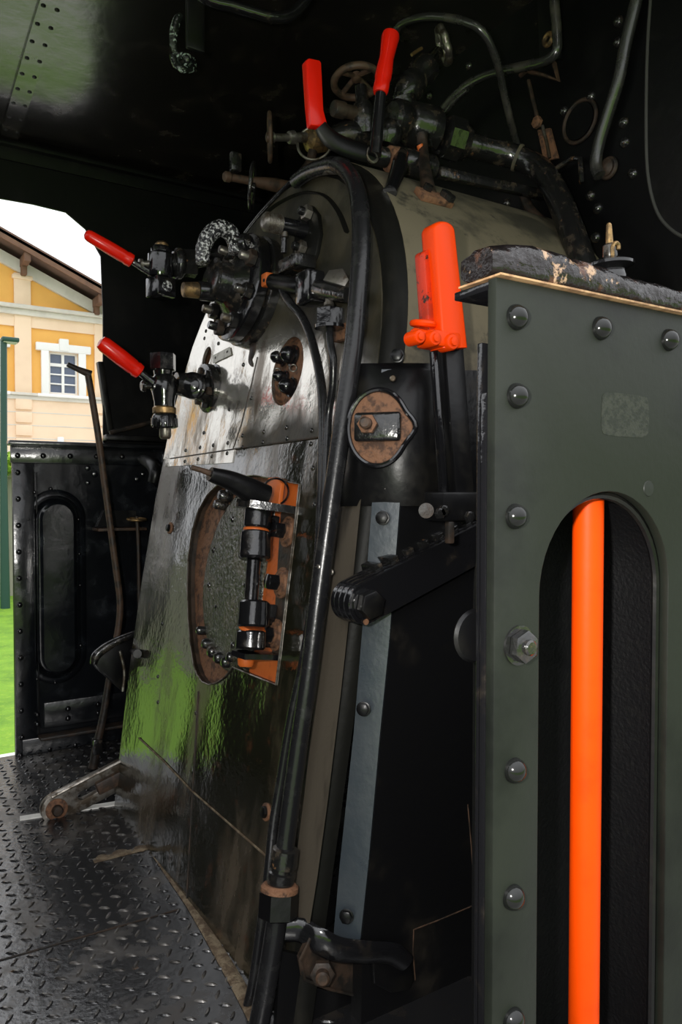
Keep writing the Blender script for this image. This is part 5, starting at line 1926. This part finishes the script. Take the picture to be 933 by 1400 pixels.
# shelf bracket
root = thing('wall_bracket', 'rusty angle bracket and hanging rod on the front wall above the steam pipe', 'bracket', A(745, 110, 'X', XF - .03))
P = [A(px, py, 'X', XF - .03) for px, py in [(712, 104), (722, 97), (745, 103), (764, 110), (758, 86)]]
MB().tube(P, .005, 6, smooth=False, flat=(1, 1.4)).build('shelf_angle', 'rustrod', root)
P = [A(px, py, 'X', XF - .008) for px, py in [(735, 178), (752, 175), (763, 216), (744, 220)]]
MB().poly(P, .006, n=(-1, 0, 0)).build('rusty_plate', 'rust', root)
MB().tube([A(px, py, 'X', XF - .025) for px, py in [(723, 110), (730, 140), (736, 165)]], .005, 8).build('rod', 'rustdark', root)
MB().hexa(A(737, 168, 'X', XF - .02), (-1, 0, 0), .014, .012).build('nut', 'rust', root)
MB().tube([A(px, py, 'X', XF - .012) for px, py in [(742, 172), (748, 195), (752, 216)]], .004, 8).build('rod', 'steel', root)
P = [A(px, py, 'X', XF - .008) for px, py in [(735, 0), (765, 0), (768, 80), (738, 84)]]
MB().poly(P, .008, n=(-1, 0, 0)).build('back_plate', 'satin', root)
MB().torus(A(750, 54, 'X', XF - .02), (-1, 0, 0), .012, .006, 22, 8).build('eye', 'brass', root)
# stay bars near the boiler
P = [A(px, py, 'X', XF - .03) for px, py in [(762, 230), (783, 216), (794, 217), (796, 250)]]
tag(MB().tube(P, .006, 8, smooth=False).build('stay_clip', 'fitting'), 'small bent metal clip on the front wall right of the steam pipe bend', 'clip')
mb = MB()
mb.torus(A(832, 230, 'X', XF - .004), (-1, 0, 0), .02, .005, 26, 8)
mb.lathe([(.018, 0), (.018, .008), (.010, .014), (.0001, .015)], A(832, 230, 'X', XF), (-1, 0, 0), 20)
tag(mb.build('wall_socket', 'rustdark'), 'round rusty boss at the foot of the curving front wall pipe', 'boss')

# oil cup on the armrest
Yo = .545
root = thing('oil_cup', 'black flanged oil cup with a thin brass stem behind the armrest', 'oil cup', A(836, 392, 'Y', Yo))
MB().lp([(837, 420, 20), (837, 378, 20), (837, 370, 18), (837, 367, 24), (836, 364, 30), (836, 360, 30), (836, 357, 24), (836, 353, 15)], 'Y', Yo).build('cup', 'black', root)
MB().lp([(835, 355, 9), (835, 350, 10), (835, 336, 9), (834, 333, 6)], 'Y', Yo).build('neck', 'fitting', root)
MB().lp([(834, 336, 5), (833, 330, 5), (833, 312, 4), (833, 307, 3.5), (833, 305, 2)], 'Y', Yo).build('stem', 'brass', root, label='brass stem')
MB().tube([A(px, py, 'Y', Yo - .008) for px, py in [(838, 352), (838, 338), (842, 332), (846, 335), (846, 341)]], .0022, 8).build('hook', 'brass', root)

# ================================================================== CEILING FITTINGS
root = thing('ceiling_hook', 'black hanging bracket with a glossy crumpled clip, pale green highlights painted on, top of the cab', 'hook', A(258, 20, 'Y', 1.65))
a, b2 = A(266, -25, 'Y', 1.65), A(268, 70, 'Y', 1.65)
MB().box((a + b2) / 2, (.044, .012, (a - b2).length), bev=.004).build('strap', 'satin', root)
MB().tube([A(px, py, 'Y', 1.64) for px, py in [(248, 22), (243, 26), (238, 42), (237, 60), (240, 72)]], [.007, .009, .010, .008, .006], 10).build('clip_loop', 'clip', root)
pts = [(236, 74), (240, 88), (250, 92), (256, 82), (250, 76), (242, 82), (248, 94), (262, 94), (264, 84), (257, 78)]
MB().tube([A(px, py, 'Y', 1.63 + .012 * (i % 3)) for i, (px, py) in enumerate(pts)], .0075, 10).build('clip_knot', 'clip', root)
wp = [A(px, py, 'Y', 1.50) for px, py in [(250, -25), (285, 0), (315, 8), (345, 17), (372, 24), (395, 22), (412, 8), (425, -12), (440, -40)]]
tag(MB().tube(wp, .0125, 14).build('conduit', 'black', smooth=60), 'glossy black conduit dipping along the ceiling above the flat red grip', 'pipe')

# ================================================================== FAR LEFT CORNER
Yd = 2.38
root = thing('damper_lever', 'tall brown damper rod with a bent top, standing before the far panel', 'lever', A(126, 1052, 'Y', Yd))
MB().tube([A(px, py, 'Y', Yd) for px, py in [(120, 510), (127, 550), (135, 600), (143, 660), (151, 720), (159, 780), (164, 820), (163, 850), (158, 880), (152, 905)]], .0105, 12).build('upper_rod', 'rustrod', root)
MB().tube([A(px, py, 'Y', Yd) for px, py in [(154, 900), (148, 935), (142, 975), (134, 1012), (127, 1050)]], [.009, .010, .0115, .013, .015], 12).build('lower_rod', 'rustdark', root)
MB().tube([A(px, py, 'Y', Yd) for px, py in [(92, 498), (107, 505), (124, 512)]], [.0075, .009, .013], 12).build('cross_handle', 'rustdark', root)
a = A(133, 1020, 'Y', Yd)
MB().box(a, (.03, .03, .05), bev=.005).build('foot_clevis', 'fitting', root)
# black pedal
Yp = 2.22
root = thing('pedal', 'black triangular pedal plate curling out beside the lower boiler edge', 'pedal', A(165, 950, 'Y', Yp))
P = [A(px, py, 'Y', Yp) for px, py in [(128, 906), (140, 892), (160, 878), (190, 866), (190, 900), (176, 930), (168, 946), (150, 930), (136, 918)]]
MB().poly(P, .05, n=(0, -1, 0), bev=.006).build('pedal_plate', 'satin', root)
MB().tube([A(px, py, 'Y', Yp - .012) for px, py in [(128, 908), (132, 896), (148, 883), (168, 873), (192, 864)]], [.010, .014, .014, .012, .010], 10).build('pedal_lip', 'fitting', root)
MB().tube([A(px, py, 'Y', Yp - .01) for px, py in [(164, 890), (170, 918), (168, 945)]], .005, 8).build('pedal_rib', 'steel', root)
MB().tube([A(182, 890, 'Y', Yp + .02), A(186, 892, 'Y', 2.10), A(188, 894, 'Y', 2.03)], .012, 10, smooth=False).build('pivot_arm', 'satin', root)
# slotted link over the floor slot
Yk2 = 2.09
root = thing('slotted_link', 'rusty slotted steel link with round end, lying over the white floor slot', 'link', A(110, 1105, 'Y', Yk2))
c0 = A(76, 1104, 'Y', Yk2); c1 = A(188, 1046, 'Y', Yk2)
d = (c1 - c0).normalized(); u = V((0, 1, 0)).cross(d).normalized()
if u.z < 0: u = -u
L = (c1 - c0).length
r = PX(c0, 20)
def stadium(r, x0, x1, n=14, y=0):
    out = []
    for i in range(n + 1):
        q = PI / 2 + PI * i / n
        out.append((x0 + r * math.cos(q), r * math.sin(q)))
    out += [(x1, -r), (x1, r)]
    return out
Ml = Matrix((d, u, d.cross(u))).transposed().to_4x4(); Ml.translation = c0 + d.cross(u) * .012
hole = []
for i in range(9):
    q = PI / 2 + PI * i / 8
    hole.append((L * .30 + r * .30 * math.cos(q), r * .30 * math.sin(q)))
hole += [(L * .97, -r * .30), (L * .97, r * .30)]
MB().prism(stadium(r, 0, L), Ml, .024, holes=[hole], bev=.002).build('link_bar', 'steel', root)
q = -V((0, 1, 0))
b_ = MB().lathe([(r * .72, -.012), (r * .72, .004), (r * .62, .006)], c0 + q * .012, q, 24).build('boss', 'rust', root)
MB().lathe([(r * .36, 0), (r * .36, .014), (r * .28, .018), (.0001, .019)], c0 + q * .016, q, 18).build('boss_pin', 'rustdark', b_)
R = Matrix((d, V((0, 1, 0)), u)).transposed()
MB().box(c0 + d * L * .72 - V((0, .012, 0)) , (L * .5, .03, r * .9), R, bev=.004).build('sliding_block', 'rustrod', root)
MB().tube([c0 + u * r * .95 - V((0, .015, 0)), c0 + d * L * .5 + u * r * 1.0 - V((0, .015, 0)), c0 + d * L * 1.0 + u * r * 1.0 - V((0, .015, 0))], .004, 8, smooth=False).build('link_edge', 'steel', root)

# small shelf and valve on the far panel
root = thing('panel_shelf', 'small brown edged shelf bracket on the far black panel behind the damper rod', 'shelf', A(165, 722, 'Y', YF - .05))
a, b2 = A(132, 724, 'Y', YF - .06), A(198, 723, 'Y', YF - .06)
MB().box((a + b2) / 2 + V((0, .02, 0)), ((b2 - a).length, .09, .010), bev=.002).build('shelf_plate', 'rustrod', root)
P = [A(px, py, 'Y', YF - .012) for px, py in [(133, 720), (142, 698), (186, 698), (188, 720)]]
MB().poly(P, .006, n=(0, -1, 0)).build('back_plate', 'satin', root)
root = thing('drain_valve', 'small brass handwheel on a thin upright rod beside the far shelf', 'valve', A(188, 800, 'Y', YF - .12))
handwheel(root, A(187, 710, 'Y', YF - .12), V((0, -.1, 1)), .030, .004, 'brass', 4)
MB().tube([A(px, py, 'Y', YF - .12) for px, py in [(187, 706), (189, 740), (190, 800), (190, 900), (190, 1030)]], .006, 8).build('rod', 'rustdark', root)
# hinged windshield frame on the pillar
root = thing('wind_deflector', 'narrow black glass wind deflector frame at the far pillar above the low panel', 'deflector', A(145, 600, 'Y', 2.60))
P = [A(px, py, 'Y', YF - .01) for px, py in [(134, 494), (142, 494), (156, 588), (148, 592)]]
MB().poly(P, .03, n=(0, -1, 0), bev=.003).build('frame_post', 'satin', root)
MB().tube([A(px, py, 'Y', YF - .03) for px, py in [(150, 592), (190, 582), (234, 570)]], .008, 8, smooth=False, flat=(1, 1)).build('stay', 'rustdark', root)
MB().box(A(190, 600, 'Y', YF - .03), (.24, .05, .02), bev=.004).build('foot_rail', 'satin', root)
# black coupling at the far panel corner
root = thing('pipe_coupling', 'glossy black pipe coupling between far panel and boiler, below the lower red lever', 'coupling', A(212, 655, 'Y', 2.30))
MB().tube([A(196, 628, 'Y', 2.634), A(200, 630, 'Y', 2.5), A(208, 635, 'Y', 2.40), A(213, 645, 'Y', 2.36), A(210, 660, 'Y', 2.36)], [.02, .02, .022, .022, .018], 12).build('elbow', 'satin', root)
MB().tube([A(px, py, 'Y', 2.36) for px, py in [(226, 622), (224, 640), (217, 655), (209, 662)]], .010, 10).build('drip_pipe', 'black', root)
for px, py, r_ in [(120, 640, .010), (130, 648, .012), (120, 660, .009), (188, 655, .012), (196, 648, .010)]:
    MB().lathe([(r_, 0), (r_ * .8, .006), (.0001, .009)], A(px, py, 'Y', YF), (0, -1, 0), 12).build('panel_boss', 'farpanel', FP)
